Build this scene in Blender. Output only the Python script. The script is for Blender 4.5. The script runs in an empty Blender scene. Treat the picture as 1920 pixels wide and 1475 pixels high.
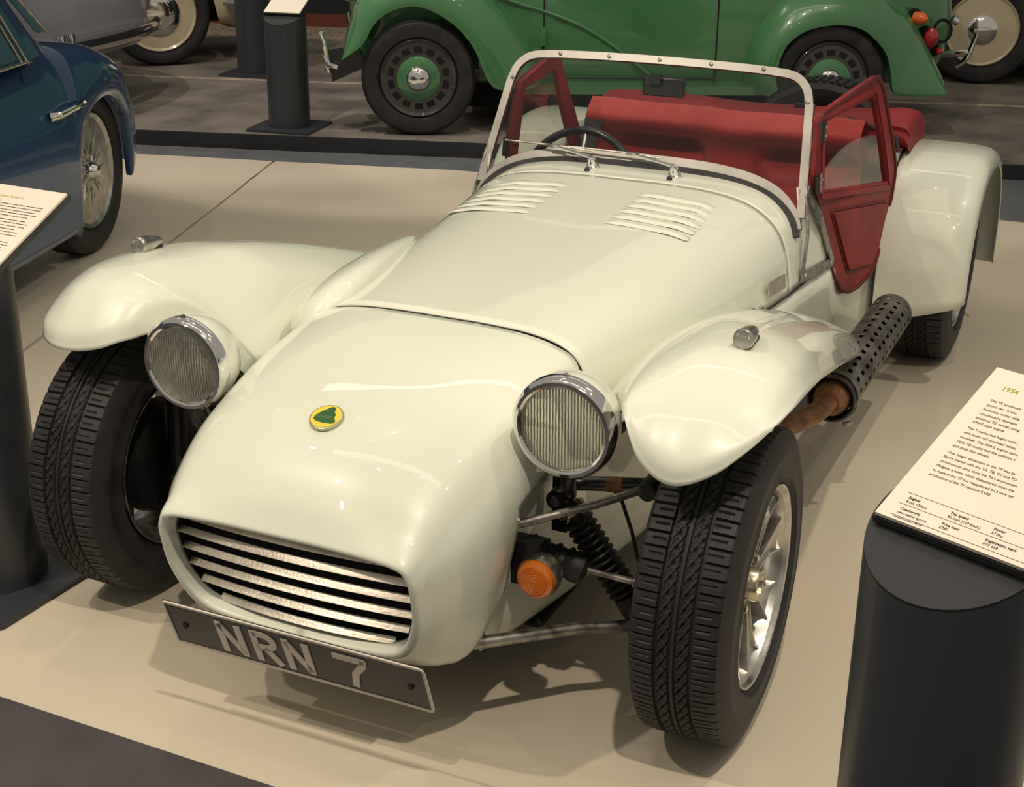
import bpy, bmesh, math, random
import numpy as np
from mathutils import Vector, Matrix
random.seed(4)
S = bpy.context.scene
COL = S.collection
PI = math.pi
def R(d): return math.radians(d)

# ---------------------------------------------------------------- camera, world, lights, exposure
CAM = (1.2407, -2.2462, 1.538); YAW, PITCH, ROLL, FPX = -0.4292, 0.375, 0.0111, 2728.6
def make_camera():
    cd = bpy.data.cameras.new('camera'); co = bpy.data.objects.new('camera', cd); COL.objects.link(co)
    f = Vector((math.sin(YAW)*math.cos(PITCH), math.cos(YAW)*math.cos(PITCH), -math.sin(PITCH)))
    r0 = Vector((math.cos(YAW), -math.sin(YAW), 0)); u0 = r0.cross(f)
    r = r0*math.cos(ROLL)+u0*math.sin(ROLL); u = u0*math.cos(ROLL)-r0*math.sin(ROLL)
    m = Matrix((( r.x, u.x, -f.x, CAM[0]), (r.y, u.y, -f.y, CAM[1]), (r.z, u.z, -f.z, CAM[2]), (0, 0, 0, 1)))
    co.matrix_world = m
    cd.sensor_fit = 'HORIZONTAL'; cd.sensor_width = 36.0; cd.lens = FPX/1920*36.0
    cd.clip_start = 0.05; cd.clip_end = 100
    S.camera = co
make_camera()
S.view_settings.view_transform = 'Standard'; S.view_settings.look = 'None'
S.view_settings.exposure = 0.0; S.view_settings.gamma = 1.0; S.view_settings.use_curve_mapping = False
W = bpy.data.worlds.new('World'); S.world = W; W.use_nodes = True
W.node_tree.nodes['Background'].inputs[0].default_value = (1.0, 0.92, 0.78, 1)
W.node_tree.nodes['Background'].inputs[1].default_value = 0.34
def spot(name, loc, target, power, col=(1, .84, .64), size=60, radius=.04, blend=.25):
    l = bpy.data.lights.new(name, 'SPOT'); l.energy = power; l.color = col
    l.spot_size = R(size); l.spot_blend = blend; l.shadow_soft_size = radius
    o = bpy.data.objects.new(name, l); COL.objects.link(o); o.location = loc
    o.rotation_euler = (Vector(target)-Vector(loc)).to_track_quat('-Z', 'Y').to_euler(); return o
def area(name, loc, target, power, sx, sy, col=(1, .9, .75)):
    l = bpy.data.lights.new(name, 'AREA'); l.energy = power; l.color = col; l.shape = 'RECTANGLE'; l.size = sx; l.size_y = sy
    o = bpy.data.objects.new(name, l); COL.objects.link(o); o.location = loc
    o.rotation_euler = (Vector(target)-Vector(loc)).to_track_quat('-Z', 'Y').to_euler(); return o
WARM = (1, .86, .67)
spot('track_or_fill_spot', (1.35, -1.75, 4.2), (.15, .0, .3), 315, WARM, 54, .05, .8)
spot('track_or_fill_spot', (-1.65, -1.9, 4.2), (-.05, .1, .3), 235, WARM, 54, .05, .8)
spot('track_or_fill_spot', (-.9, .9, 4.3), (-.2, 1.5, .4), 35, WARM, 60, .035)
spot('track_or_fill_spot', (1.9, 1.0, 4.3), (.5, 1.8, .4), 165, (1, .9, .72), 60, .035)
spot('track_or_fill_spot', (2.6, -.4, 4.2), (.7, .6, .2), 35, (1, .9, .72), 60, .035)
spot('track_or_fill_spot', (-3.1, .2, 4.3), (-2.4, 1.8, 0), 45, (1, .9, .78), 60, .035)
spot('track_or_fill_spot', (-2.6, 2.4, 4.4), (-2.4, 4.9, 0), 230, (1, .88, .74), 54, .03)
spot('track_or_fill_spot', (-.6, 2.4, 4.4), (-.8, 5.2, 0), 170, (1, .88, .74), 54, .03)
spot('track_or_fill_spot', (.9, 3.0, 4.4), (.8, 5.6, 0), 80, (1, .88, .74), 70, .03)
spot('track_or_fill_spot', (-4.3, 2.6, 4.4), (-4.2, 5.2, .3), 260, (1, .9, .8), 70, .03)
spot('track_or_fill_spot', (-1.6, -2.9, 4.2), (-.95, -.95, 0), 240, WARM, 34, .05, .8)  # fill spot with no known source, added to brighten the front-left floor
for k, (x, y) in enumerate(((-2.2, -.6), (-.6, -.9), (.6, -.7), (2.0, -1.4), (-1.2, .2), (.2, 1.9), (1.4, 2.2), (-3.6, 1.6), (-2.0, 1.7), (-.2, 2.9), (2.4, 1.6), (-1.4, 2.9))):
    spot('track_or_fill_spot', (x, y, 4.4), (x*.6, y+1.2, .3), 5, (1, .92, .8), 90, .022)
area('streak_fill_light', (0, -.6, 4.6), (0, -.6, 0), 5, 4.0, .2)  # this and the next: unseen area lights added for faint streak reflections
area('streak_fill_light', (-1.0, 3.6, 4.6), (-1.0, 3.6, 0), 8, 5.0, .2)

# ---------------------------------------------------------------- helpers
def empty(name, loc=(0, 0, 0), rz=0.0):
    o = bpy.data.objects.new(name, None); COL.objects.link(o); o.location = loc; o.rotation_euler = (0, 0, rz)
    o.empty_display_size = .1; return o
def tag(o, label=None, cat=None, group=None, kind=None):
    if label: o['label'] = label
    if cat: o['category'] = cat
    if group: o['group'] = group
    if kind: o['kind'] = kind
    return o
def obj(name, verts, faces, mat, parent=None, smooth=True, ang=35, loc=None, rot=None, label=None):
    me = bpy.data.meshes.new(name)
    me.from_pydata([tuple(map(float, v)) for v in verts], [], [tuple(f) for f in faces]); me.update()
    bm = bmesh.new(); bm.from_mesh(me); bmesh.ops.recalc_face_normals(bm, faces=bm.faces); bm.to_mesh(me); bm.free()
    return link(name, me, mat, parent, smooth, ang, loc, rot, label)
def link(name, me, mat, parent=None, smooth=True, ang=35, loc=None, rot=None, label=None):
    if mat is not None and not me.materials: me.materials.append(mat)
    if smooth:
        me.polygons.foreach_set('use_smooth', [True]*len(me.polygons)); me.set_sharp_from_angle(angle=R(ang))
    o = bpy.data.objects.new(name, me); COL.objects.link(o)
    if parent is not None: o.parent = parent
    if loc is not None: o.location = loc
    if rot is not None: o.rotation_euler = rot
    if label: o['label'] = label
    return o
def dup(o, parent=None):
    c = o.copy(); COL.objects.link(c); c.parent = parent
    for ch in list(o.children): dup(ch, c)
    return c
def solid(o, t, off=-1):
    m = o.modifiers.new('s', 'SOLIDIFY'); m.thickness = t; m.offset = off; return o
def bev(o, w=.003, seg=2):
    m = o.modifiers.new('b', 'BEVEL'); m.width = w; m.segments = seg; m.limit_method = 'ANGLE'; m.angle_limit = R(40); return o
class MB:
    """collects shapes for ONE mesh"""
    def __init__(s): s.v = []; s.f = []
    def add(s, v, f):
        n = len(s.v); s.v += [tuple(map(float, a)) for a in v]; s.f += [tuple(i+n for i in q) for q in f]; return s
    def box(s, c, d, M=None):
        x, y, z = d[0]/2, d[1]/2, d[2]/2
        v = [Vector((i*x, j*y, k*z)) for i in (-1, 1) for j in (-1, 1) for k in (-1, 1)]
        if M is not None: v = [M @ a for a in v]
        v = [a+Vector(c) for a in v]
        return s.add(v, [(0, 1, 3, 2), (4, 6, 7, 5), (0, 4, 5, 1), (2, 3, 7, 6), (0, 2, 6, 4), (1, 5, 7, 3)])
    def tube(s, pts, r, n=12, cap=True, closed=False):
        pts = [Vector(p) for p in pts]; rr = r if hasattr(r, '__len__') else [r]*len(pts)
        m = len(pts); V = []; prev = None
        for i, p in enumerate(pts):
            if closed: t = (pts[(i+1) % m]-pts[i-1]).normalized()
            else: t = (pts[min(i+1, m-1)]-pts[max(i-1, 0)]).normalized()
            if prev is None:
                a = Vector((0, 0, 1)) if abs(t.z) < .9 else Vector((1, 0, 0)); u = t.cross(a).normalized()
            else: u = (prev-t*prev.dot(t)).normalized()
            prev = u; w = t.cross(u)
            V += [p+(u*math.cos(2*PI*k/n)+w*math.sin(2*PI*k/n))*rr[i] for k in range(n)]
        F = []
        for i in range(m if closed else m-1):
            j = (i+1) % m
            F += [(i*n+k, i*n+(k+1) % n, j*n+(k+1) % n, j*n+k) for k in range(n)]
        if cap and not closed: F += [tuple(range(n-1, -1, -1)), tuple((m-1)*n+k for k in range(n))]
        return s.add(V, F)
    def lathe(s, prof, n=32, c=(0, 0, 0), axis='x', M=None, closed=False):
        """prof: (a, r) along axis"""
        V = []; m = len(prof)
        for a, r in prof:
            for k in range(n):
                t = 2*PI*k/n; p = {'x': (a, r*math.cos(t), r*math.sin(t)), 'y': (r*math.cos(t), a, r*math.sin(t)), 'z': (r*math.cos(t), r*math.sin(t), a)}[axis]
                p = Vector(p)
                if M is not None: p = M @ p
                V.append(p+Vector(c))
        F = []
        for i in range(m if closed else m-1):
            j = (i+1) % m
            F += [(i*n+k, i*n+(k+1) % n, j*n+(k+1) % n, j*n+k) for k in range(n)]
        if not closed:
            if prof[0][1] > 1e-5: F.append(tuple(range(n-1, -1, -1)))
            if prof[-1][1] > 1e-5: F.append(tuple((m-1)*n+k for k in range(n)))
        return s.add(V, F)
    def prism(s, poly, a, b, fn):
        """poly 2D, fn(u,v,w)->3D, extruded w from a to b"""
        n = len(poly); V = [fn(u, v, a) for u, v in poly]+[fn(u, v, b) for u, v in poly]
        F = [tuple(range(n-1, -1, -1)), tuple(range(n, 2*n))]+[(i, (i+1) % n, n+(i+1) % n, n+i) for i in range(n)]
        return s.add(V, F)
    def build(s, name, mat, parent=None, **k): return obj(name, s.v, s.f, mat, parent, **k)
def cr(P, sub, closed=False):
    """Catmull-Rom resample along axis 0 of array P (n, ...)"""
    P = np.asarray(P, float); n = len(P); out = []
    segs = n if closed else n-1
    for i in range(segs):
        g = (lambda k: P[k % n]) if closed else (lambda k: P[k] if 0 <= k < n else (2*P[0]-P[1] if k < 0 else 2*P[-1]-P[-2]))
        p0, p1, p2, p3 = g(i-1), g(i), g(i+1), g(i+2)
        for j in range(sub):
            t = j/sub
            out.append(.5*(2*p1+(p2-p0)*t+(2*p0-5*p1+4*p2-p3)*t*t+(3*p1-p0-3*p2+p3)*t**3))
    if not closed: out.append(P[-1])
    return np.array(out)
def gridfaces(nr, nc, cc=False, cr_=False):
    F = []
    for i in range(nr if cr_ else nr-1):
        for j in range(nc if cc else nc-1):
            a, b = i, (i+1) % nr; c, d = j, (j+1) % nc
            F.append((a*nc+c, a*nc+d, b*nc+d, b*nc+c))
    return F
def net(name, P, mat, parent, su=6, sv=6, cc=False, thick=None, off=-1, **k):
    P = np.asarray(P, float)
    P = cr(P, su) if su > 1 else P
    P = np.swapaxes(cr(np.swapaxes(P, 0, 1), sv, cc), 0, 1) if sv > 1 else P
    o = obj(name, P.reshape(-1, 3), gridfaces(P.shape[0], P.shape[1], cc), mat, parent, **k)
    if thick: solid(o, thick, off)
    return o, P
def half_to_full(rows):
    """rows of half sections (x>=0, first at x=0) -> mirrored full rows from -x to +x"""
    out = []
    for r in rows:
        r = [tuple(p) for p in r]; out.append([(-x, y, z) for x, y, z in r[::-1]][:-1]+r)
    return out
def ribbon(pts, w, t, closed=False, side=None, M=None):
    """rectangular bar swept along pts (3D); side = plane normal direction for thickness t; w in the plane"""
    pts = [Vector(p) for p in pts]; m = len(pts); V = []; N = Vector(side).normalized()
    for i, p in enumerate(pts):
        if closed: a, b = pts[i-1], pts[(i+1) % m]
        else: a, b = pts[max(i-1, 0)], pts[min(i+1, m-1)]
        d = (b-a).normalized(); s = N.cross(d).normalized()
        if 0 < i < m-1 or closed:
            e = (p-pts[i-1]).normalized(); c = max(.5, d.dot(e))
        else: c = 1
        s = s*(w/2/c)
        V += [p+s+N*t/2, p-s+N*t/2, p-s-N*t/2, p+s-N*t/2]
    F = []
    for i in range(m if closed else m-1):
        j = (i+1) % m
        F += [(i*4+k, i*4+(k+1) % 4, j*4+(k+1) % 4, j*4+k) for k in range(4)]
    if not closed: F += [(0, 1, 2, 3), tuple((m-1)*4+k for k in (3, 2, 1, 0))]
    return V, F
def round_poly(pts, r, n=5):
    """rounded 2D polygon; r may be a list"""
    out = []; m = len(pts)
    for i in range(m):
        rr = r[i] if hasattr(r, '__len__') else r
        p = Vector(pts[i]); a = (Vector(pts[i-1])-p); b = (Vector(pts[(i+1) % m])-p)
        q = min(rr, a.length*.49, b.length*.49); A = p+a.normalized()*q; B = p+b.normalized()*q
        for k in range(n+1):
            t = k/n; out.append(tuple(A*(1-t)**2+p*2*t*(1-t)+B*t*t))
    return out
def text_mesh(name, s, size, mat, parent, M, ext=.0004, bold=False, sx=1.0):
    c = bpy.data.curves.new(name, 'FONT'); c.body = s; c.size = size; c.extrude = ext; c.resolution_u = 2
    if bold: c.offset = size*.018
    o = bpy.data.objects.new(name, c); COL.objects.link(o)
    dg = bpy.context.evaluated_depsgraph_get(); dg.update()
    me = bpy.data.meshes.new_from_object(o.evaluated_get(dg)); bpy.data.objects.remove(o)
    me.transform(M @ Matrix.Diagonal((sx, 1, 1, 1))); me.materials.clear()
    return link(name, me, mat, parent, smooth=False)

# ---------------------------------------------------------------- materials
def mat(name, col, rough=.5, metal=0, coat=0, coat_r=.03, spec=.5, trans=0, ior=1.45, alpha=1, emit=None, sheen=0):
    m = bpy.data.materials.new(name); m.use_nodes = True; b = m.node_tree.nodes['Principled BSDF']
    b.inputs['Base Color'].default_value = (*col, 1); b.inputs['Roughness'].default_value = rough
    b.inputs['Metallic'].default_value = metal; b.inputs['Coat Weight'].default_value = coat; b.inputs['Coat Roughness'].default_value = coat_r
    b.inputs['Specular IOR Level'].default_value = spec; b.inputs['Transmission Weight'].default_value = trans; b.inputs['IOR'].default_value = ior
    b.inputs['Sheen Weight'].default_value = sheen
    if emit: b.inputs['Emission Color'].default_value = (*emit[0], 1); b.inputs['Emission Strength'].default_value = emit[1]
    return m
def noisy(m, c1, c2, scale=5, detail=4, lo=.35, hi=.65, bump=0, bscale=None, rough=None, coord='Object'):
    nt = m.node_tree; b = nt.nodes['Principled BSDF']; tc = nt.nodes.new('ShaderNodeTexCoord')
    n = nt.nodes.new('ShaderNodeTexNoise'); n.inputs['Scale'].default_value = scale; n.inputs['Detail'].default_value = detail
    nt.links.new(tc.outputs[coord], n.inputs['Vector'])
    r = nt.nodes.new('ShaderNodeValToRGB'); r.color_ramp.elements[0].position = lo; r.color_ramp.elements[1].position = hi
    r.color_ramp.elements[0].color = (*c1, 1); r.color_ramp.elements[1].color = (*c2, 1)
    nt.links.new(n.outputs['Fac'], r.inputs['Fac']); nt.links.new(r.outputs['Color'], b.inputs['Base Color'])
    if bump:
        n2 = nt.nodes.new('ShaderNodeTexNoise'); n2.inputs['Scale'].default_value = bscale or scale*8; n2.inputs['Detail'].default_value = 3
        nt.links.new(tc.outputs[coord], n2.inputs['Vector'])
        bp = nt.nodes.new('ShaderNodeBump'); bp.inputs['Strength'].default_value = bump; bp.inputs['Distance'].default_value = .004
        nt.links.new(n2.outputs['Fac'], bp.inputs['Height']); nt.links.new(bp.outputs['Normal'], b.inputs['Normal'])
    if rough:
        mr = nt.nodes.new('ShaderNodeMapRange'); mr.inputs['To Min'].default_value = rough[0]; mr.inputs['To Max'].default_value = rough[1]
        nt.links.new(n.outputs['Fac'], mr.inputs['Value']); nt.links.new(mr.outputs['Result'], b.inputs['Roughness'])
    return m
def lin(r, g, b):
    f = lambda c: (c/255/12.92 if c <= 10 else ((c/255+.055)/1.055)**2.4)
    return (f(r), f(g), f(b))
M = {}
M['cream'] = noisy(mat('cream_paint', lin(234, 233, 212), .35, coat=1, coat_r=.02), lin(225, 228, 212), lin(228, 231, 215), 1.5)
M['creamin'] = mat('cream_panel', lin(206, 208, 188), .4, coat=.3)
M['black'] = noisy(mat('black_rubber', (.02, .02, .022), .55), (.014, .014, .016), (.03, .029, .03), 30, bump=.15, bscale=300)
M['tyre'] = noisy(mat('tyre_rubber', (.02, .02, .02), .55), (.010, .010, .012), (.030, .028, .030), 14, 6, .3, .75, bump=.2, bscale=260, rough=(.42, .7))
M['blackpaint'] = mat('black_paint', (.012, .013, .016), .3, coat=.4, coat_r=.1)
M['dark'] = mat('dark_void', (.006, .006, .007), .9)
M['chrome'] = mat('chrome', (.78, .77, .75), .08, 1)
M['alu'] = noisy(mat('brushed_alloy', (.6, .58, .54), .35, 1), (.5, .49, .45), (.72, .70, .66), 25, rough=(.22, .42))
M['frame'] = noisy(mat('screen_frame', (.6, .57, .5), .38, 1), (.25, .24, .22), (.34, .325, .30), 12, rough=(.32, .45))
M['steel'] = noisy(mat('worn_steel', (.3, .28, .26), .4, .9), (.16, .14, .13), (.44, .42, .39), 40, 6, rough=(.25, .5))
M['rust'] = noisy(mat('rusty_pipe', (.25, .13, .07), .6, .5), lin(112, 78, 56), lin(176, 128, 92), 25, 6, .3, .7, bump=.2)
M['guard'] = noisy(mat('silencer_guard', (.12, .11, .10), .5, .6), (.05, .045, .042), (.19, .175, .16), 12, 5, rough=(.35, .6))
M['slat'] = noisy(mat('grille_alloy', (.7, .62, .5), .25, 1), (.72, .64, .54), (.90, .82, .70), 18, 4, rough=(.24, .36), bump=.08, bscale=200)
M['red'] = noisy(mat('red_vinyl', lin(140, 40, 38), .6), lin(120, 30, 32), lin(146, 40, 40), 6, bump=.12, bscale=220)
M['redin'] = mat('red_trim_dark', lin(96, 26, 28), .6)
M['seat'] = noisy(mat('seat_red', lin(158, 50, 46), .6, sheen=.3), lin(166, 48, 46), lin(190, 64, 58), 4, bump=.1, bscale=150)
M['belt'] = mat('belt_webbing', (.03, .03, .034), .7)
M['amber'] = mat('amber_lens', (1.0, .26, .03), .15, trans=.35, coat=1)
M['plate'] = mat('plate_black', lin(40, 36, 39), .45, coat=.2)
M['white'] = mat('plate_white', lin(216, 206, 192), .35)
M['yellow'] = mat('badge_yellow', lin(246, 212, 70), .3, coat=.6)
M['green'] = mat('badge_green', lin(40, 96, 46), .3, coat=.6)
M['gold'] = mat('badge_gold', lin(190, 190, 150), .25, .8)
M['brass'] = mat('hub_metal', (.62, .56, .40), .25, 1)
M['post'] = mat('post_paint', lin(50, 54, 60), .42, coat=.25, coat_r=.2)
M['postcap'] = mat('post_cap_paint', lin(50, 52, 54), .35, coat=.3, coat_r=.15)
M['board'] = mat('sign_board', lin(244, 232, 216), .4, coat=.3)
M['acryl'] = mat('clear_acrylic', (.9, .92, .9), .05, trans=.9)
M['ink'] = mat('sign_ink', (.03, .03, .03), .5)
M['olive'] = mat('sign_title', lin(170, 168, 60), .5)
M['vangreen'] = noisy(mat('van_green', lin(52, 104, 58), .3, coat=1, coat_r=.05), lin(56, 108, 66), lin(64, 118, 72), 1.2)
M['coupe'] = mat('coupe_blue', lin(38, 72, 112), .3, coat=1, coat_r=.04)
M['glass_dark'] = mat('coupe_glass', lin(60, 84, 118), .05, coat=1)
M['silver'] = mat('silver_paint', lin(142, 144, 152), .35, .1, coat=1, coat_r=.05)
M['cream2'] = mat('ivory_paint', lin(196, 182, 150), .3, coat=1, coat_r=.05)
M['redlamp'] = mat('red_lamp', lin(170, 20, 30), .15, coat=1)
M['orangelamp'] = mat('orange_lamp', lin(220, 96, 30), .15, coat=1)
M['tarmac'] = noisy(mat('tarmac', (.1, .09, .08), .7), lin(84, 79, 77), lin(136, 127, 116), 3.2, 12, .3, .72, bump=.5, bscale=120)
M['gravel'] = noisy(mat('gravel', (.2, .18, .15), .85), lin(112, 102, 88), lin(190, 174, 146), 40, 10, .35, .7, bump=.7, bscale=160)
M['roadpaint'] = noisy(mat('road_paint', (.4, .36, .3), .7), lin(140, 126, 112), lin(186, 170, 148), 20, 6)
M['greyfloor'] = noisy(mat('grey_floor', lin(80, 84, 88), .5), lin(84, 87, 92), lin(94, 97, 102), 8, 6)
M['darkfloor'] = noisy(mat('dark_floor', lin(84, 80, 80), .5), lin(70, 66, 69), lin(78, 74, 77), 8, 6)
M['kerbblack'] = mat('kerb_black', lin(40, 42, 46), .5)
M['skirting'] = mat('red_brown_skirting', lin(120, 62, 46), .5)
M['wall'] = mat('dark_wall', lin(36, 38, 44), .6)
fl = noisy(mat('beige_floor', lin(176, 166, 148), .3, coat=.15, coat_r=.2), lin(199, 188, 168), lin(207, 196, 177), .9, 6, .3, .7, rough=(.28, .42)); M['floor'] = fl
M['joint'] = noisy(mat('floor_joint', (.06, .045, .035), .8), (.07, .05, .035), (.30, .22, .16), 9)
def glass(name, tint=(1, 1, 1), refl=.06, dark=.0):
    m = bpy.data.materials.new(name); m.use_nodes = True; nt = m.node_tree; nt.nodes.remove(nt.nodes['Principled BSDF'])
    out = nt.nodes['Material Output']; t = nt.nodes.new('ShaderNodeBsdfTransparent'); t.inputs[0].default_value = (*tint, 1)
    g = nt.nodes.new('ShaderNodeBsdfGlossy'); g.inputs['Roughness'].default_value = .02
    lw = nt.nodes.new('ShaderNodeLayerWeight'); lw.inputs['Blend'].default_value = .5
    pw = nt.nodes.new('ShaderNodeMath'); pw.operation = 'POWER'; pw.inputs[1].default_value = 5; nt.links.new(lw.outputs['Facing'], pw.inputs[0])
    fr = nt.nodes.new('ShaderNodeMath'); fr.operation = 'MULTIPLY_ADD'; fr.inputs[1].default_value = .9; fr.inputs[2].default_value = .05; nt.links.new(pw.outputs[0], fr.inputs[0])
    mx = nt.nodes.new('ShaderNodeMixShader'); nt.links.new(fr.outputs[0], mx.inputs[0]); nt.links.new(t.outputs[0], mx.inputs[1]); nt.links.new(g.outputs[0], mx.inputs[2])
    nt.links.new(mx.outputs[0], out.inputs['Surface']); return m
M['glass'] = glass('windscreen_glass', (.80, .82, .80))
M['pvc'] = glass('clear_window', (.80, .78, .74))
def lens_mat():
    m = glass('headlamp_glass', (.99, .99, .97)); nt = m.node_tree
    g = [n for n in nt.nodes if n.type == 'BSDF_GLOSSY'][0]
    g.inputs['Roughness'].default_value = .10; mx = [n for n in nt.nodes if n.type == 'MIX_SHADER'][0]
    nt.links.remove(mx.inputs[0].links[0]); mx.inputs[0].default_value = .16
    add_flutes(m, [g.inputs['Normal']], .7); return m
def add_flutes(m, socks, strength):
    nt = m.node_tree
    tc = nt.nodes.new('ShaderNodeTexCoord'); w = nt.nodes.new('ShaderNodeTexWave'); w.wave_type = 'BANDS'; w.bands_direction = 'X'
    w.inputs['Scale'].default_value = 56; w.inputs['Distortion'].default_value = 1.2; w.inputs['Detail'].default_value = 2; w.inputs['Detail Scale'].default_value = 1.5
    n = nt.nodes.new('ShaderNodeTexNoise'); n.inputs['Scale'].default_value = 26; n.inputs['Detail'].default_value = 3
    mx = nt.nodes.new('ShaderNodeMath'); mx.operation = 'MULTIPLY_ADD'; mx.inputs[1].default_value = 2.2
    nt.links.new(tc.outputs['Object'], w.inputs['Vector']); nt.links.new(tc.outputs['Object'], n.inputs['Vector'])
    nt.links.new(n.outputs['Fac'], mx.inputs[0]); nt.links.new(w.outputs['Fac'], mx.inputs[2])
    bp = nt.nodes.new('ShaderNodeBump'); bp.inputs['Strength'].default_value = strength; bp.inputs['Distance'].default_value = .006
    nt.links.new(mx.outputs[0], bp.inputs['Height'])
    for q in socks: nt.links.new(bp.outputs['Normal'], q)
M['reflector'] = mat('headlamp_reflector', (.97, .96, .84), .07, .95)
add_flutes(M['reflector'], [M['reflector'].node_tree.nodes['Principled BSDF'].inputs['Normal']], .30)
M['lens'] = lens_mat()

# ---------------------------------------------------------------- the setting
def slab(name, poly, z0, z1, m, parent=None, kind='structure', smooth=False):
    o = MB().prism(poly, z0, z1, lambda u, v, w: (u, v, w)).build(name, m, parent, smooth=False)
    if kind and parent is None: tag(o, kind=kind)
    return o
J = [(-2.80, 3.75), (-2.69, 3.55), (-2.27, 2.24), (-1.885, .95), (-1.45, -.54)]   # the joint line between the two floor slabs
EDGE = [(-8.5, 1.80), (-5.0, 2.90), (-3.45, 3.375), (-3.191, 3.45), (-2.80, 3.545), (-2.69, 3.57), (-1.829, 3.80), (-.6, 3.93), (.627, 4.016), (4.5, 4.2)]
random.seed(9)
JR = [tuple(p) for p in cr(J[1:], 14)]; JA = [(x+.004+random.random()*.005, y) for x, y in JR]; JB = [(x-.004-random.random()*.005, y) for x, y in JR]
slab('floor', JA+[(4.5, -.54)]+EDGE[:5:-1]+[(-2.684, 3.571)], -.05, 0, M['floor'])
slab('floor', [(-8.5, -.54)]+JB[::-1]+[(-2.70, 3.566)]+EDGE[4::-1], -.05, 0, M['floor'])
slab('floor', [(-8.6, -6), (5, -6), (5, 5.3), (-8.6, 5.3)], -.12, -.012, M['joint'])
slab('floor', [(-8.5, -5), (4.5, -5), (4.5, -.538), (.1, -.538), (-.6, -.528), (-1.1, -.50), (-8.5, -.48)], -.05, .0015, M['darkfloor'])
GS = [(-8.5, 2.15), (-3.29, 3.632), (.523, 4.812), (4.5, 6.03)]
slab('floor', EDGE+GS[::-1], -.05, -.0005, M['greyfloor'])
slab('floor', [(-8.5, 2.15), (4.5, 6.03), (4.5, 12), (-8.5, 12)], -.05, .062, M['tarmac'])
slab('trim_1', [(-8.5, 2.138), (4.5, 6.018), (4.5, 6.036), (-8.5, 2.156)], -.02, .0635, M['kerbblack'])
def band(x0, x1, off, w, y_at0=6.335, slope=.302):
    f = lambda x: y_at0+slope*x+off
    return [(x0, f(x0)), (x1, f(x1)), (x1, f(x1)+w), (x0, f(x0)+w)]
tag(slab('painted_line', band(-7, 4.5, -.02, .05), .0615, .0635, M['roadpaint'], kind=None), 'thin pale painted line running across the brown road surface', 'road marking')
tag(slab('gravel_verge', [(-8.5, 5.75), (4.5, 9.35), (4.5, 10.0), (-8.5, 6.40)], .055, .064, M['gravel'], kind=None), 'strip of pale gravel along the foot of the wall', 'gravel', kind='stuff')
slab('baseboard_back', [(-8.5, 6.40), (4.5, 10.0), (4.5, 10.06), (-8.5, 6.46)], .06, .155, M['skirting'])
slab('wall_back', [(-8.5, 6.47), (4.5, 10.07), (4.5, 10.2), (-8.5, 6.6)], .06, 4.6, M['wall'])

# ---------------------------------------------------------------- road wheel
TR, TW = .287, .175
def tyre_mesh():
    hw = TW/2
    xs = []
    def prof(x):   # radius across the tread
        a = abs(x)
        if a <= .066: return TR-.0035*(a/.066)**2
        t = (a-.066)/(hw-.066); return TR-.0035-.03*t**2.2
    cols = list(np.linspace(-.074, .074, 75))
    N = 648; V = []
    side = [(.0815, .262), (.0868, .244), (.0878, .240), (.0876, .236), (.0868, .234), (.0875, .222), (.0872, .206), (.0885, .203), (.0882, .198), (.078, .190), (.072, .183), (.068, .178)]
    ringp = [(-a, r, 0) for a, r in side[::-1]]+[(x, prof(x), 1) for x in cols]+[(a, r, 0) for a, r in side]
    for k in range(N):
        th = 2*PI*k/N
        for x, r, tr in ringp:
            d = 0
            if tr:
                a = abs(x); dg = math.degrees(th)
                if .0265 < a < .0325: d = .007
                elif .0035 < a < .0075: d = .0055
                elif a >= .0325:
                    q = (dg+(1.1 if x > 0 else 3.2)+70*(a-.05)*0) % 5.0
                    if q < .95: d = .006 if a < .071 else .003
                    elif 2.4 < q < 3.0 and .036 < a < .062: d = .0025
                elif a >= .0075:
                    q = (dg+x*330) % 5.0
                    if q < .9: d = .005
                    elif 2.5 < q < 3.0: d = .002
            rr = r-d
            V.append((x, rr*math.cos(th), rr*math.sin(th)))
    nc = len(ringp)
    me = bpy.data.meshes.new('tyre'); me.from_pydata(V, [], gridfaces(N, nc, False, True)); me.update()
    return me
TYRE = tyre_mesh()
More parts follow.
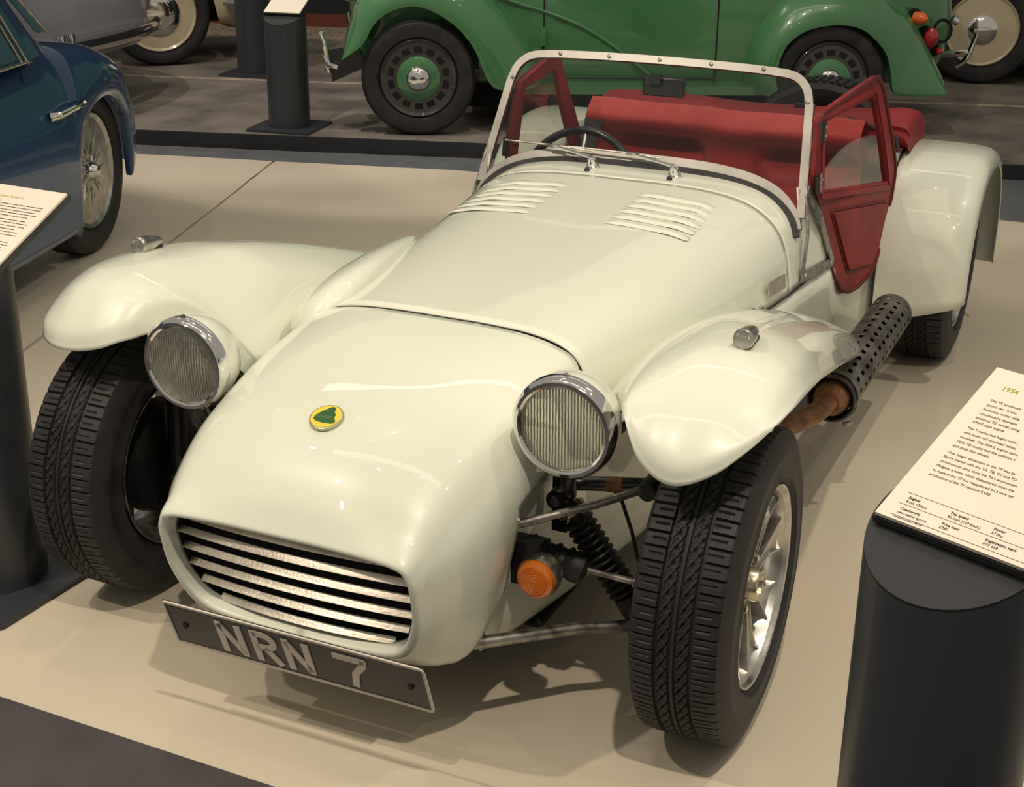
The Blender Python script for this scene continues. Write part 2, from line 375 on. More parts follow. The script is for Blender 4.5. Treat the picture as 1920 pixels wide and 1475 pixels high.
def make_wheel():
    """axis along x, outer side = +x; origin at the wheel centre"""
    rim = MB().lathe([(.070, .176), (.078, .180), (.080, .184), (.076, .184), (.070, .178), (.060, .176), (.046, .171), (.030, .169), (.030, .166), (.044, .167), (.060, .170), (.070, .173)], 96, closed=True).build('wheel', M['alu'], None)
    MB().lathe([(.031, .170), (-.045, .160), (-.062, .176), (-.074, .181), (-.078, .181), (-.078, .176), (-.064, .172), (-.050, .156), (.031, .160)], 96, closed=True).build('rim_barrel', M['steel'], rim)
    o = link('tyre', TYRE, M['tyre'], rim, True, 28)
    MB().lathe([(.047, .0), (.047, .036), (.041, .056), (.018, .060), (.010, .030), (-.018, .030), (-.018, 0)], 40).build('wheel_centre', M['alu'], rim)
    sp = None
    for k in range(8):
        if sp is None:
            b = MB()
            def P(r, w, x0, x1): return [(x0, r, -w), (x0, r, w), (x1, r, w), (x1, r, -w)]
            st = [(.040, .012, .022, .044), (.080, .013, .026, .047), (.120, .018, .030, .050), (.150, .028, .034, .054), (.166, .037, .036, .058)]
            V = []
            for s_ in st: V += P(*s_)
            F = [(i*4+k2, i*4+(k2+1) % 4, (i+1)*4+(k2+1) % 4, (i+1)*4+k2) for i in range(4) for k2 in range(4)]+[(0, 1, 2, 3), (19, 18, 17, 16)]
            b.add(V, F)
            for sg in (-1, 1):   # the raised ridges along both edges
                V = []
                for r, w, x0, x1 in st: V += [(x1-.001, r, sg*w), (x1+.007, r, sg*w), (x1+.007, r, sg*(w-.004)), (x1-.001, r, sg*(w-.004))]
                b.add(V, F)
            sp = b.build('spoke', M['alu'], rim)
        else:
            c = sp.copy(); COL.objects.link(c); c.parent = rim; c.rotation_euler = (R(45*k), 0, 0)
    MB().lathe([(.040, .031), (.066, .030), (.071, .027), (.071, .021), (.064, .019), (.064, 0)], 40).build('hub_cap', M['brass'], rim)
    MB().lathe([(-.055, 0), (-.055, .118), (-.018, .124), (-.016, 0)], 40).build('brake_drum', M['blackpaint'], rim)
    for k in range(4):
        a = R(45+90*k); MB().lathe([(.045, .0075), (.058, .0075), (.060, 0)], 6, c=(0, .046*math.cos(a), .046*math.sin(a))).build('wheel_nut', M['chrome'], rim)
    return rim

# ================================================================ THE CREAM SPORTS CAR
car = tag(empty('sports_car', (0, 0, 0)), 'cream open two-seater sports car with red interior, clamshell wings and slatted grille', 'car')

# nose cone -------------------------------------------------------
nose = [
 [(0, -.425, .424), (.12, -.427, .424), (.211, -.426, .417), (.230, -.424, .400), (.235, -.419, .372), (.228, -.403, .31), (.191, -.385, .252), (.108, -.381, .237), (0, -.383, .236)],
 [(0, -.450, .430), (.12, -.452, .430), (.214, -.452, .423), (.234, -.449, .404), (.239, -.444, .373), (.232, -.428, .31), (.195, -.410, .245), (.110, -.406, .230), (0, -.408, .229)],
 [(0, -.457, .437), (.122, -.459, .437), (.220, -.458, .430), (.243, -.454, .408), (.249, -.448, .375), (.242, -.432, .306), (.203, -.413, .236), (.112, -.410, .219), (0, -.412, .218)],
 [(0, -.450, .450), (.122, -.452, .449), (.224, -.449, .440), (.251, -.444, .412), (.257, -.437, .376), (.252, -.421, .300), (.209, -.403, .226), (.112, -.400, .206), (0, -.402, .204)],
 [(0, -.420, .492), (.120, -.420, .487), (.223, -.415, .464), (.259, -.409, .430), (.271, -.402, .385), (.266, -.388, .300), (.226, -.374, .212), (.118, -.375, .190), (0, -.378, .188)],
 [(0, -.370, .540), (.122, -.370, .533), (.228, -.368, .502), (.272, -.364, .458), (.293, -.360, .400), (.287, -.345, .300), (.244, -.335, .190), (.120, -.340, .178), (0, -.345, .176)],
 [(0, -.290, .586), (.130, -.290, .578), (.236, -.290, .546), (.286, -.289, .495), (.312, -.288, .425), (.303, -.280, .300), (.262, -.288, .186), (.122, -.290, .170), (0, -.295, .168)],
 [(0, -.190, .611), (.140, -.190, .604), (.244, -.190, .575), (.294, -.190, .527), (.320, -.192, .455), (.306, -.198, .340), (.278, -.222, .240), (.124, -.230, .165), (0, -.24, .165)],
 [(0, -.090, .626), (.148, -.090, .621), (.250, -.090, .597), (.298, -.090, .553), (.319, -.09, .470), (.306, -.100, .340), (.280, -.12, .240), (.124, -.13, .165), (0, -.14, .165)],
 [(0, .020, .638), (.154, .020, .634), (.254, .020, .612), (.298, .020, .572), (.316, .02, .480), (.31, .02, .340), (.28, .02, .240), (.124, .02, .165), (0, .02, .165)],
 [(0, .118, .6455), (.158, .118, .6420), (.254, .118, .6235), (.296, .118, .589), (.314, .118, .480), (.31, .118, .340), (.28, .118, .240), (.124, .118, .165), (0, .118, .165)],
]
def nose_cone():
    P = np.asarray(half_to_full(nose), float); SU, SV = 7, 6
    P = cr(P, SU); P = np.swapaxes(cr(np.swapaxes(P, 0, 1), SV), 0, 1)
    nr, nc = P.shape[:2]; mid = (nc-1)//2; F = []
    for i in range(nr-1):
        for j in range(nc-1):
            far = max(abs(j-mid), abs(j+1-mid))
            if i >= 7*SU and far > 4*SV+1: continue     # the cone is cut away behind the headlamps
            F.append((i*nc+j, i*nc+j+1, (i+1)*nc+j+1, (i+1)*nc+j))
    used = sorted({k for f in F for k in f}); mp = {k: n for n, k in enumerate(used)}; V = P.reshape(-1, 3)[used]
    solid(obj('nose_cone', V, [tuple(mp[k] for k in f) for f in F], M['cream'], car, ang=50), .004)
nose_cone()
# black recess and radiator behind the slats
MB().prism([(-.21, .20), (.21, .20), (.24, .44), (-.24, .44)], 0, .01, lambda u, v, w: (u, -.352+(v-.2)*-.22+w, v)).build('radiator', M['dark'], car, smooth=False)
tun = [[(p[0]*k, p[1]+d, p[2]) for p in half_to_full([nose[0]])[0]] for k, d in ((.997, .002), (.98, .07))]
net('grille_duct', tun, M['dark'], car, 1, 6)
for i in range(6):           # grille slats
    z = .4185-i*.0345; t = (.4185-z)/.19; y = -.438+t*.044
    hw = np.interp(z, [.238, .262, .32, .38, .41, .425], [.165, .200, .229, .236, .231, .215])
    V = []
    for s_ in np.linspace(-1, 1, 13):
        x = s_*hw; yy = y-.004+.014*abs(s_)**2
        V += [(x, yy-.001, z-.0050), (x, yy, z-.0038), (x, yy+.0085, z+.0048), (x, yy+.0095, z+.0032)]
    F = [(a*4+k, a*4+(k+1) % 4, (a+1)*4+(k+1) % 4, (a+1)*4+k) for a in range(12) for k in range(4)]+[(0, 1, 2, 3), (51, 50, 49, 48)]
    obj('grille_slat', V, F, M['slat'], car)
# badge
def badge():
    # placed on the nose at x=0.. with the local surface slope
    c = Vector((0, -.294, .5885)); nrm = Vector((0, -.36, .93)).normalized()
    q = nrm.to_track_quat('Z', 'X'); Mx = Matrix.Translation(c) @ Matrix((( 1, 0, 0, 0), (0, nrm.z, nrm.y, 0), (0, -nrm.y, nrm.z, 0), (0, 0, 0, 1)))
    def disc(r, h, sx=1.0):
        n = 40; return [(r*sx*math.cos(2*PI*k/n), r*math.sin(2*PI*k/n), h) for k in range(n)]
    def put(v): return [Mx @ Vector(p) for p in v]
    b = MB(); b.add(put(disc(.0300, -.004))+put(disc(.0300, .0015))+put(disc(.0285, .0022)), [tuple(range(80, 120))]+[(i, (i+1) % 40, 40+(i+1) % 40, 40+i) for i in range(40)]+[(40+i, 40+(i+1) % 40, 80+(i+1) % 40, 80+i) for i in range(40)])
    o = b.build('badge', M['gold'], car, label='round yellow and green enamel badge')
    MB().add(put(disc(.0272, .0021))+put(disc(.0272, .0027)), [tuple(range(40, 80))]+[(i, (i+1) % 40, 40+(i+1) % 40, 40+i) for i in range(40)]).build('enamel', M['yellow'], o)
    # rounded triangle pointing to the front of the car
    tri = [(-.023, .015), (-.019, .0185), (-.006, .0165), (0, .0195), (.006, .0165), (.019, .0185), (.023, .015), (.0235, .010), (.016, -.008), (.007, -.021), (0, -.0245), (-.007, -.021), (-.016, -.008), (-.0235, .010)]
    # image shows the point to the left: rotate the motif
    ang = R(-64); tri = [(x*math.cos(ang)-y*math.sin(ang), x*math.sin(ang)+y*math.cos(ang)) for x, y in tri]; tri = [(x*.9, y*.9) for x, y in tri]
    n = len(tri)
    MB().add(put([(x, y, .0026) for x, y in tri])+put([(x, y, .0034) for x, y in tri]), [tuple(range(n, 2*n))]+[(i, (i+1) % n, n+(i+1) % n, n+i) for i in range(n)]).build('emblem', M['green'], o, smooth=False)
    text_mesh('lettering', 'LOTUS', .0085, M['gold'], o, Mx @ Matrix.Translation((-.0145, -.007, .0036)) @ Matrix.Rotation(R(6), 4, 'Z'), .0002)
badge()

# bonnet ----------------------------------------------------------
bon = [
 [(0, .1290, .646), (.10, .1290, .6455), (.19, .1290, .640), (.254, .1290, .6245), (.291, .1290, .597), (.311, .1290, .545), (.316, .1290, .47)],
 [(0, .30, .657), (.105, .30, .6565), (.195, .30, .651), (.262, .30, .636), (.308, .30, .602), (.332, .30, .550), (.340, .30, .472)],
 [(0, .55, .673), (.11, .55, .6725), (.21, .55, .666), (.285, .55, .649), (.338, .55, .610), (.366, .55, .556), (.376, .55, .475)],
 [(0, .80, .691), (.12, .80, .690), (.225, .80, .683), (.305, .80, .664), (.364, .80, .620), (.396, .80, .560), (.410, .80, .478)],
 [(0, 1.0, .705), (.13, 1.0, .704), (.24, 1.0, .697), (.325, 1.0, .676), (.388, 1.0, .630), (.420, 1.0, .565), (.434, 1.0, .478)],
 [(0, 1.10, .713), (.135, 1.10, .712), (.248, 1.10, .704), (.336, 1.10, .682), (.400, 1.10, .634), (.431, 1.10, .568), (.445, 1.10, .478)],
]
net('bonnet', half_to_full(bon), M['cream'], car, 6, 6, thick=.004)
scu = [[(x, 1.109, z) for x, y, z in bon[-1]]]
scu.append([(0, 1.17, .7155), (.138, 1.17, .7145), (.252, 1.17, .707), (.341, 1.17, .685), (.405, 1.17, .637), (.436, 1.17, .570), (.449, 1.17, .478)])
scu.append([(0, 1.265, .7165), (.14, 1.262, .7155), (.256, 1.255, .708), (.346, 1.24, .685), (.411, 1.23, .637), (.441, 1.22, .570), (.453, 1.22, .476)])
net('scuttle', half_to_full(scu), M['cream'], car, 6, 6, thick=.004)
# carburettor blister on the offside of the bonnet
def blister():
    V = []; n1, n2 = 28, 20
    for i in range(n1+1):
        t = i/n1; y = .09+.57*t; w = math.sin(PI*min(1, t**.62))**.55 if 0 < t < 1 else 0
        for j in range(n2+1):
            a = -.35+(PI+.7)*j/n2
            cx = -.284-.068*t; cz = .592+.034*t
            # section ellipse in a plane tilted 35 deg outwards
            u = math.cos(a)*.088*w; v = math.sin(a)*.056*w*(1-.30*t)
            ca, sa = math.cos(R(38)), math.sin(R(38))
            V.append((cx+u*ca-v*sa, y, cz+u*sa+v*ca))
    obj('bonnet_blister', V, gridfaces(n1+1, n2+1), M['cream'], car, ang=80)
blister()
def louvres(x0, x1, y0, y1, n):
    for i in range(n):
        y = y0+(y1-y0)*i/(n-1); V = []; nx, ny = 16, 6
        sec = lambda x: np.interp(abs(x), [p[0] for p in bon[4]], [np.interp(y, [r[k][1] for r in bon], [r[k][2] for r in bon]) for k in range(7)])
        for a in range(nx+1):
            t = a/nx; x = x0+(x1-x0)*t; e = min(1, min(t, 1-t)*9)**.5
            for b in range(ny+1):
                q = b/ny; yy = y-.014+.030*q; h = e*(.0050*math.sin(min(1, q*1.9)*PI/2) if q < .9 else .0050*max(0, 1-(q-.9)*10))
                V.append((x, yy, sec(x)+.004*0+h+.0003))
        obj('louvre', V, gridfaces(nx+1, ny+1), M['cream'], car, ang=60)
louvres(-.315, -.105, .78, 1.00, 6)
louvres(.085, .285, .78, 1.00, 6)

# side panels -----------------------------------------------------
for sg in (1, -1):
    rows = []
    for y, xb, zt, zb in ((-.21, .262, .40, .15), (-.05, .285, .47, .135), (.122, .310, .469, .13), (.55, .370, .474, .13), (.80, .404, .477, .13), (1.10, .440, .477, .13), (1.22, .449, .474, .13), (1.34, .459, .47, .13), (1.46, .470, .455, .13), (1.54, .470, .39, .13), (1.7, .478, .36, .13), (1.84, .490, .36, .13), (1.93, .499, .60, .13), (2.05, .503, .655, .15), (2.3, .505, .60, .2), (2.75, .500, .50, .25)):
        rows.append([(sg*(xb-.012), y, zb), (sg*xb, y, zb+.03), (sg*(xb+.001), y, (zb+zt)/2), (sg*(xb+.001), y, zt-.004)])
    net('side_panel', rows, M['cream'], car, 4, 3, thick=.004, off=0)
for sg in (1, -1):
    MB().prism(round_poly([(1.205, .476), (1.455, .463), (1.435, .505), (1.34, .585), (1.262, .675), (1.215, .715)], .006, 2), -.004, 0, lambda u, v, w: (sg*(.4515+.075*(u-1.22)-max(0, v-.60)*.30+w), u, v)).build('scuttle_side', M['cream'], car)
# dark rubber seam beads along the bonnet edge
for sg in (1, -1):
    MB().tube([(sg*(np.interp(y, [.122, .3, .55, .8, 1.0, 1.1, 1.22], [.316, .340, .376, .410, .434, .445, .453])+.0005), y, .4755-.004*(y < .5)) for y in (.13, .3, .55, .8, 1.0, 1.1, 1.22)], .0028, 8).build('seam_bead', M['black'], car)
# chassis floor, bulkheads, rear body
MB().box((0, .95, .128), (.60, 2.0, .01)).build('underfloor', M['dark'], car, smooth=False)
MB().prism([(-.43, .14), (.43, .14), (.43, .60), (.33, .675), (.2, .69), (-.2, .69), (-.33, .675), (-.43, .60)], 1.20, 1.215, lambda u, v, w: (u, w, v)).build('dashboard', M['blackpaint'], car, smooth=False)
MB().prism([(-.28, .14), (.28, .14), (.29, .58), (-.29, .58)], .1, .108, lambda u, v, w: (u, w, v)).build('front_bulkhead', M['dark'], car, smooth=False)
MB().box((0, 1.6, .24), (.16, .9, .20)).build('transmission_tunnel', M['redin'], car)
MB().box((0, 2.735, .37), (1.0, .02, .24)).build('tail_panel', M['cream'], car)
MB().box((0, 2.4, .54), (.98, .66, .015)).build('boot_cover', M['redin'], car)

# clamshell front wings -------------------------------------------
WING_BACK = [
 [(.345, .10, .520), (.385, .12, .585), (.45, .12, .662), (.53, .12, .703), (.60, .12, .711), (.66, .12, .704), (.712, .12, .682), (.744, .12, .640)],
 [(.355, .25, .500), (.385, .25, .560), (.44, .25, .640), (.52, .25, .686), (.59, .25, .690), (.65, .25, .680), (.702, .25, .655), (.734, .25, .608)],
 [(.365, .45, .470), (.385, .45, .520), (.43, .45, .590), (.51, .45, .636), (.57, .45, .641), (.63, .45, .630), (.682, .45, .604), (.712, .45, .552)],
 [(.385, .70, .410), (.400, .70, .455), (.44, .70, .520), (.50, .70, .558), (.56, .70, .564), (.612, .70, .553), (.655, .70, .528), (.682, .70, .475)],
 [(.415, .95, .330), (.428, .95, .370), (.458, .95, .432), (.50, .95, .468), (.548, .95, .475), (.592, .95, .466), (.628, .95, .444), (.650, .95, .398)],
 [(.437, 1.17, .260), (.448, 1.17, .300), (.47, 1.17, .348), (.505, 1.17, .382), (.542, 1.17, .390), (.578, 1.17, .382), (.604, 1.17, .362), (.622, 1.17, .325)],
]
WING_NEAR = [
 [(.375, .02, .50), (.452, -.085, .600), (.502, -.205, .655), (.545, -.242, .596), (.60, -.246, .564), (.66, -.228, .583), (.707, -.185, .620), (.732, -.14, .645)],
 [(.370, .03, .51), (.446, -.065, .610), (.496, -.178, .668), (.548, -.225, .636), (.60, -.232, .608), (.66, -.212, .618), (.711, -.165, .643), (.737, -.12, .652)],
 [(.362, .04, .515), (.430, -.03, .608), (.484, -.115, .674), (.545, -.15, .684), (.60, -.155, .672), (.66, -.145, .670), (.714, -.10, .668), (.744, -.06, .653)],
 [(.352, .06, .52), (.405, .03, .602), (.47, -.01, .675), (.54, -.03, .706), (.60, -.03, .710), (.66, -.03, .704), (.714, -.01, .688), (.746, .01, .652)],
]
WING_OFF = [
 [(.365, .0, .50), (.445, -.09, .612), (.498, -.195, .618), (.545, -.222, .602), (.60, -.226, .590), (.66, -.216, .586), (.710, -.188, .592), (.742, -.145, .610)],
 [(.36, .01, .51), (.438, -.07, .630), (.492, -.172, .655), (.548, -.207, .645), (.60, -.210, .636), (.66, -.200, .628), (.714, -.170, .625), (.750, -.12, .625)],
 [(.355, .02, .52), (.425, -.05, .645), (.482, -.115, .690), (.545, -.14, .702), (.60, -.14, .700), (.66, -.135, .688), (.718, -.10, .668), (.756, -.06, .640)],
 [(.35, .03, .53), (.40, .0, .610), (.47, -.02, .684), (.54, -.03, .716), (.60, -.03, .721), (.66, -.03, .712), (.716, -.01, .690), (.750, .01, .648)],
]
for sg in (1, -1):
    P = np.array((WING_NEAR if sg > 0 else WING_OFF)+WING_BACK)
    P[:, :, 0] *= sg
    w, _ = net('front_wing', P, M['cream'], car, 6, 6, thick=.004)
    # position lamp
    lx, ly, lz = sg*.6303, .0174, .7305-.001
    if sg < 0: lz += .002
    Mt = Matrix.Rotation(R(-4), 3, 'X')
    lp = MB().lathe([(0, .0165), (.004, .0185), (.010, .0185), (.013, .0175), (.035, .0165), (.060, .0115), (.076, .005), (.080, 0)], 28, c=(lx, ly, lz), axis='y', M=Mt).build('position_lamp', M['alu'], w, label='small bullet-shaped chrome lamp')
    lz0 = lz
    MB().lathe([(-.009, 0), (-.008, .006), (-.004, .012), (.001, .0155), (.004, .0160)], 24, c=(lx, ly, lz), axis='y', M=Mt).build('lamp_lens', M['lens'], w)
    MB().box((lx, ly+.040, lz-.017), (.022, .055, .012)).build('lamp_foot', M['black'], w)
    MB().lathe([(0, .006), (.0025, .006), (.004, .003), (.004, 0)], 16, c=(sg*.6646, -.006, .699+(.006 if sg < 0 else 0)), axis='z').build('screw', M['steel'], w)
    MB().tube([(sg*.31, .0, .40), (sg*.50, .0, .62), (sg*.62, .0, .70)], .008, 8).build('wing_stay', M['blackpaint'], w)

# headlamps -------------------------------------------------------
for sg in (1, -1):
    c = (sg*.386, -.176, .5935 if sg > 0 else .580)
    Mt = Matrix.Rotation(R(2), 3, 'X')
    h = MB().lathe([(.006, .090), (.020, .0915), (.045, .089), (.075, .078), (.100, .060), (.118, .034), (.124, 0)], 48, c=c, axis='y', M=Mt).build('headlamp', M['cream'], car)
    MB().lathe([(-.004, .076), (-.007, .080), (-.006, .086), (.000, .0915), (.012, .0935), (.018, .0930), (.018, .088), (.002, .078)], 64, c=c, axis='y', M=Mt, closed=True).build('headlamp_rim', M['chrome'], h)
    MB().lathe([(-.013, 0), (-.0125, .020), (-.0105, .045), (-.006, .065), (.000, .0775)], 64, c=c, axis='y', M=Mt).build('headlamp_glass', M['lens'], h)
    MB().lathe([(.0, .077), (.014, .071), (.034, .056), (.050, .036), (.059, .014), (.060, 0)], 64, c=c, axis='y', M=Mt).build('reflector', M['reflector'], h)
    MB().lathe([(.018, 0), (.018, .010), (.028, .012), (.058, .009)], 24, c=c, axis='y', M=Mt).build('bulb_shield', M['chrome'], h)
    MB().lathe([(0, .0045), (.004, .0045), (.006, 0)], 12, c=(c[0]+sg*.0, c[1]+.010, c[2]+.0925), axis='z').build('screw', M['steel'], h)
    MB().tube([(c[0], c[1]+.05, c[2]-.07), (sg*.375, -.115, .47), (sg*.355, -.06, .42)], .014, 12).build('headlamp_stalk', M['blackpaint'], h)

# number plate ----------------------------------------------------
def plate():
    c = Vector((.019, -.452, .2150)); t = .3525
    def f(u, v, w): return tuple(c+Vector((u, -v*math.sin(t)*1.0-w*math.cos(t), v*math.cos(t)-w*math.sin(t))))
    def f2(u, v, w): # v up the plate, bottom tucked rearwards
        return tuple(c+Vector((u, -v*math.sin(t)-w*math.cos(t), v*math.cos(t)-w*math.sin(t))))
    b = MB().prism(round_poly([(-.26, -.0555), (.26, -.0555), (.26, .0555), (-.26, .0555)], .006), -.0015, .0015, f2).build('number_plate', M['plate'], car, label='black number plate reading NRN 7')
    V, F = ribbon([f2(u, v, .002) for u, v in round_poly([(-.2575, -.053), (.2575, -.053), (.2575, .053), (-.2575, .053)], .006)], .005, .003, True, side=Vector((0, -math.cos(t), -math.sin(t))))
    obj('plate_rim', V, F, M['white'], b)
    H = .077; w = .0130
    def stroke(name, lines, x0):
        m = MB()
        for pl in lines:
            V, F = ribbon([f2(x0+u, -H/2+v*H-.001, .0025) for u, v in pl], w, .003, False, side=Vector((0, -math.cos(t), -math.sin(t)))); m.add(V, F)
        m.build(name, M['white'], b, smooth=False)
    Wd = .040
    a = .086
    N = [[(.0, 0), (.0, 1)], [(.0, .94), (Wd, .06)], [(Wd, 0), (Wd, 1)]]
    bowl = [(0, .93)]+[(.018+.020*math.sin(s*PI), .715+.215*math.cos(s*PI)) for s in np.linspace(0, 1, 9)]+[(0, .50)]
    Rr = [[(0, 0), (0, 1)], bowl, [(.018, .50), (.043, .0)]]
    seven = [[(-.006, .92), (.056, .92)], [(.053, .98), (.050, .80), (.031, .45), (.025, 0)]]
    stroke('letter', N, -.147); stroke('letter', Rr, -.076); stroke('letter', N, -.011); stroke('digit', seven, .089)
    for x in (-.225, .225): MB().lathe([(0, .006), (.003, .006), (.005, 0)], 12, c=f2(x, .0, .0015), axis='y', M=Matrix.Rotation(PI, 3, 'Z')).build('plate_screw', M['black'], b)
    MB().box((.019, -.402, .212), (.30, .05, .014)).build('plate_bracket', M['blackpaint'], b)
plate()

# wheels ----------------------------------------------------------
w0 = make_wheel(); w0.parent = car
def place(w, x, y, out, spin, steer=0):
    w.location = (x, y, TR-.002); w.rotation_mode = 'XYZ'
    w.rotation_euler = (R(spin), 0, steer+(0 if out > 0 else PI))
ws = [w0]+[dup(w0, car) for _ in range(3)]
place(ws[0], .627, 0, 1, 8, .018); place(ws[1], -.634, 0, -1, 20, .018); place(ws[2], .625, 2.215, 1, 30); place(ws[3], -.625, 2.215, -1, 50)

# front suspension, both sides -----------------------------------
def susp(sg):
    X = lambda p: (sg*p[0], p[1], p[2])
    def T(name, pts, r, m, n=12): return MB().tube([X(p) for p in pts], r, n).build(name, m, car)
    w = T('lower_wishbone', [(.248, -.275, .196), (.40, -.11, .182), (.530, -.012, .170)], .0115, M['steel'])
    T('wishbone_arm', [(.290, .16, .185), (.530, .0, .160)], .010, M['blackpaint'])
    T('wishbone_end', [(.475, -.045, .164), (.535, -.008, .159)], .0150, M['blackpaint'])
    T('anti_roll_bar', [(.26, -.190, .385), (.31, -.172, .400), (.42, -.105, .430), (.485, -.055, .450), (.505, -.035, .455)], .0078, M['steel'])
    T('upper_arm', [(.345, -.045, .432), (.40, -.040, .440), (.50, -.020, .448)], .0135, M['blackpaint'])
    T('copper_band', [(.418, -.0380, .442), (.446, -.033, .444)], .0142, M['rust'])
    b = MB().lathe([(-.03, .016), (-.012, .020), (.012, .020), (.03, .014)], 20, c=X((.500, -.03, .450)), axis='y')
    b.tube([X((.49, -.02, .452)), X((.55, -.0, .462))], .016, 14); b.build('ball_joint', M['black'], car)
    # kingpin upright
    T('upright', [(.545, .0, .47), (.555, .0, .30), (.545, .0, .14)], .020, M['blackpaint'], 14)
    # damper: axis from top mount to lower wishbone
    A, B = Vector(X((.338, -.048, .405))), Vector(X((.498, -.02, .165))); d = (B-A)
    L = d.length; q = d.normalized().to_track_quat('Z', 'Y').to_matrix()
    prof = [(0, .014), (.03, .014)]
    sh = MB().lathe([(0, .0), (0, .013), (L, .013), (L, 0)], 16, c=A, axis='z', M=q)
    sh.lathe([(L*.74, .016), (L*.76, .026), (L*.97, .028), (L*.99, .016)], 20, c=A, axis='z', M=q); sh.build('damper', M['black'], car)
    hub = MB()
    for k in range(12):
        a = .055+.155*k/11; cx = A+d.normalized()*a
        MB_ = [( -.0035, .018), (-.0028, .0275), (0, .0300), (.0028, .0275), (.0035, .018)]
        MB().lathe(MB_, 24, c=cx, axis='z', M=q).build('bellows_ring', M['black'], car)
    MB().lathe([(.022, .022), (.022, .0285), (.034, .0285), (.034, .022)], 28, c=A, axis='z', M=q, closed=True).build('spring_seat', M['brass'], car)
    m = MB().lathe([(-.028, .0), (-.028, .019), (.028, .019), (.028, .0)], 20, c=A-d.normalized()*.004, axis='y'); m.box(A+Vector((sg*-.012, .03, -.02)), (.03, .03, .12)); m.build('damper_mount', M['blackpaint'], car)
    MB().lathe([(-.036, 0), (-.036, .010), (-.026, .011), (-.024, .011)], 6, c=A-d.normalized()*.004, axis='y').build('bolt', M['steel'], car)
    # steering rack boot and track rod
    P0, P1 = Vector(X((.285, -.09, .318))), Vector(X((.372, -.075, .286))); e = (P1-P0); q2 = e.normalized().to_track_quat('Z', 'Y').to_matrix(); Lb = e.length
    pr = [(0, .014)]
    for k in range(4): pr += [(Lb*(k+.2)/4, .018+.002*k), (Lb*(k+.5)/4, .026+.002*k), (Lb*(k+.8)/4, .018+.003*k)]
    pr += [(Lb*1.02, .030), (Lb*1.20, .028), (Lb*1.30, .012), (Lb*1.32, 0)]
    MB().lathe(pr, 24, c=P0, axis='z', M=q2).build('rack_boot', M['black'], car)
    T('track_rod', [(.385, -.075, .284), (.50, -.07, .277)], .0062, M['steel'])
    T('track_rod_end', [(.488, -.07, .278), (.515, -.068, .277)], .0115, M['steel'])
    T('brake_hose', [X((sg*sg*.40, -.02, .40)) if 0 else (.395, .02, .41), (.43, .0, .405), (.462, -.02, .35), (.48, -.03, .30), (.51, -.03, .27), (.54, -.02, .26)], .0035, M['black'], 8)
for sg in (1, -1): susp(sg)
# direction indicators
for sg in (1, -1):
    c = (sg*.352, -.186, .312)
    b = MB().box((sg*.318, -.150, .320), (.055, .035, .085)); b.build('indicator_bracket', M['blackpaint'], car)
    h = MB().lathe([(-.006, .034), (-.008, .037), (-.002, .0395), (.016, .0390), (.030, .034), (.032, 0)], 36, c=c, axis='y').build('indicator', M['alu'], car)
    prf = [(-.024, 0), (-.0245, .004)]
    for k in range(5): prf += [(-.0245+.0006*k, .0055+.0045*k), (-.0225+.0008*k, .0065+.0045*k), (-.0238+.0008*k, .0085+.0045*k)]
    prf += [(-.016, .0335), (-.008, .0355), (-.004, .034)]
    MB().lathe(prf, 40, c=c, axis='y').build('indicator_lens', M['amber'], h, label='round amber lens')

# exhaust ---------------------------------------------------------
def exhaust():
    ax, az, r = .600, .285, .056; y0, y1 = .95, 1.66
    NA, NL = 48, 58; V = []; F = []
    for i in range(NL+1):
        y = y0+(y1-y0)*i/NL
        for k in range(NA):
            a = 2*PI*k/NA; V.append((ax+r*math.cos(a), y, az+r*math.sin(a)))
    for i in range(NL):
        for k in range(NA):
            if k % 4 in (0,) and i % 4 in (1, 2) and 4 < i < NL-3: continue
            F.append((i*NA+k, i*NA+(k+1) % NA, (i+1)*NA+(k+1) % NA, (i+1)*NA+k))
    # widen the slotted columns
    V2 = []
    for i in range(NL+1):
        for k in range(NA):
            kk = k+(.0 if k % 4 else -.25)+(.25 if k % 4 == 1 else 0)
            a = 2*PI*kk/NA; V2.append((ax+r*math.cos(a), V[i*NA][1], az+r*math.sin(a)))
    g = obj('silencer_guard', V2, F, M['guard'], car, ang=40, label='slotted dark metal heat guard'); solid(g, .0025)
    MB().lathe([(y0+.02, .046), (y1-.02, .046)], 32, c=(ax, 0, az), axis='y').build('silencer', M['dark'], car)
    MB().lathe([(y0-.005, .057), (y0+.004, .059), (y0+.004, .053), (y0-.005, .053)], 48, c=(ax, 0, az), axis='y', closed=True).build('guard_collar', M['guard'], car)
    MB().lathe([(y0+.03, .045), (y0-.01, .040), (y0-.03, .026)], 32, c=(ax, 0, az), axis='y').build('silencer_cone', M['rust'], car)
    pts = cr([(.40, .34, .30), (.47, .50, .30), (.53, .66, .295), (.585, .82, .287), (.600, .93, .285)], 5)
    MB().tube(pts, .0235, 18).build('exhaust_pipe', M['rust'], car)
    MB().lathe([(.965, .0585), (.985, .0585), (.985, .0610), (.965, .0610)], 48, c=(ax, 0, az), axis='y', closed=True).build('clamp_band', M['steel'], car)
    MB().tube([(ax+.03, .965, az-.066), (ax+.055, .975, az-.060)], .006, 8).build('clamp_bolt', M['steel'], car)
exhaust()

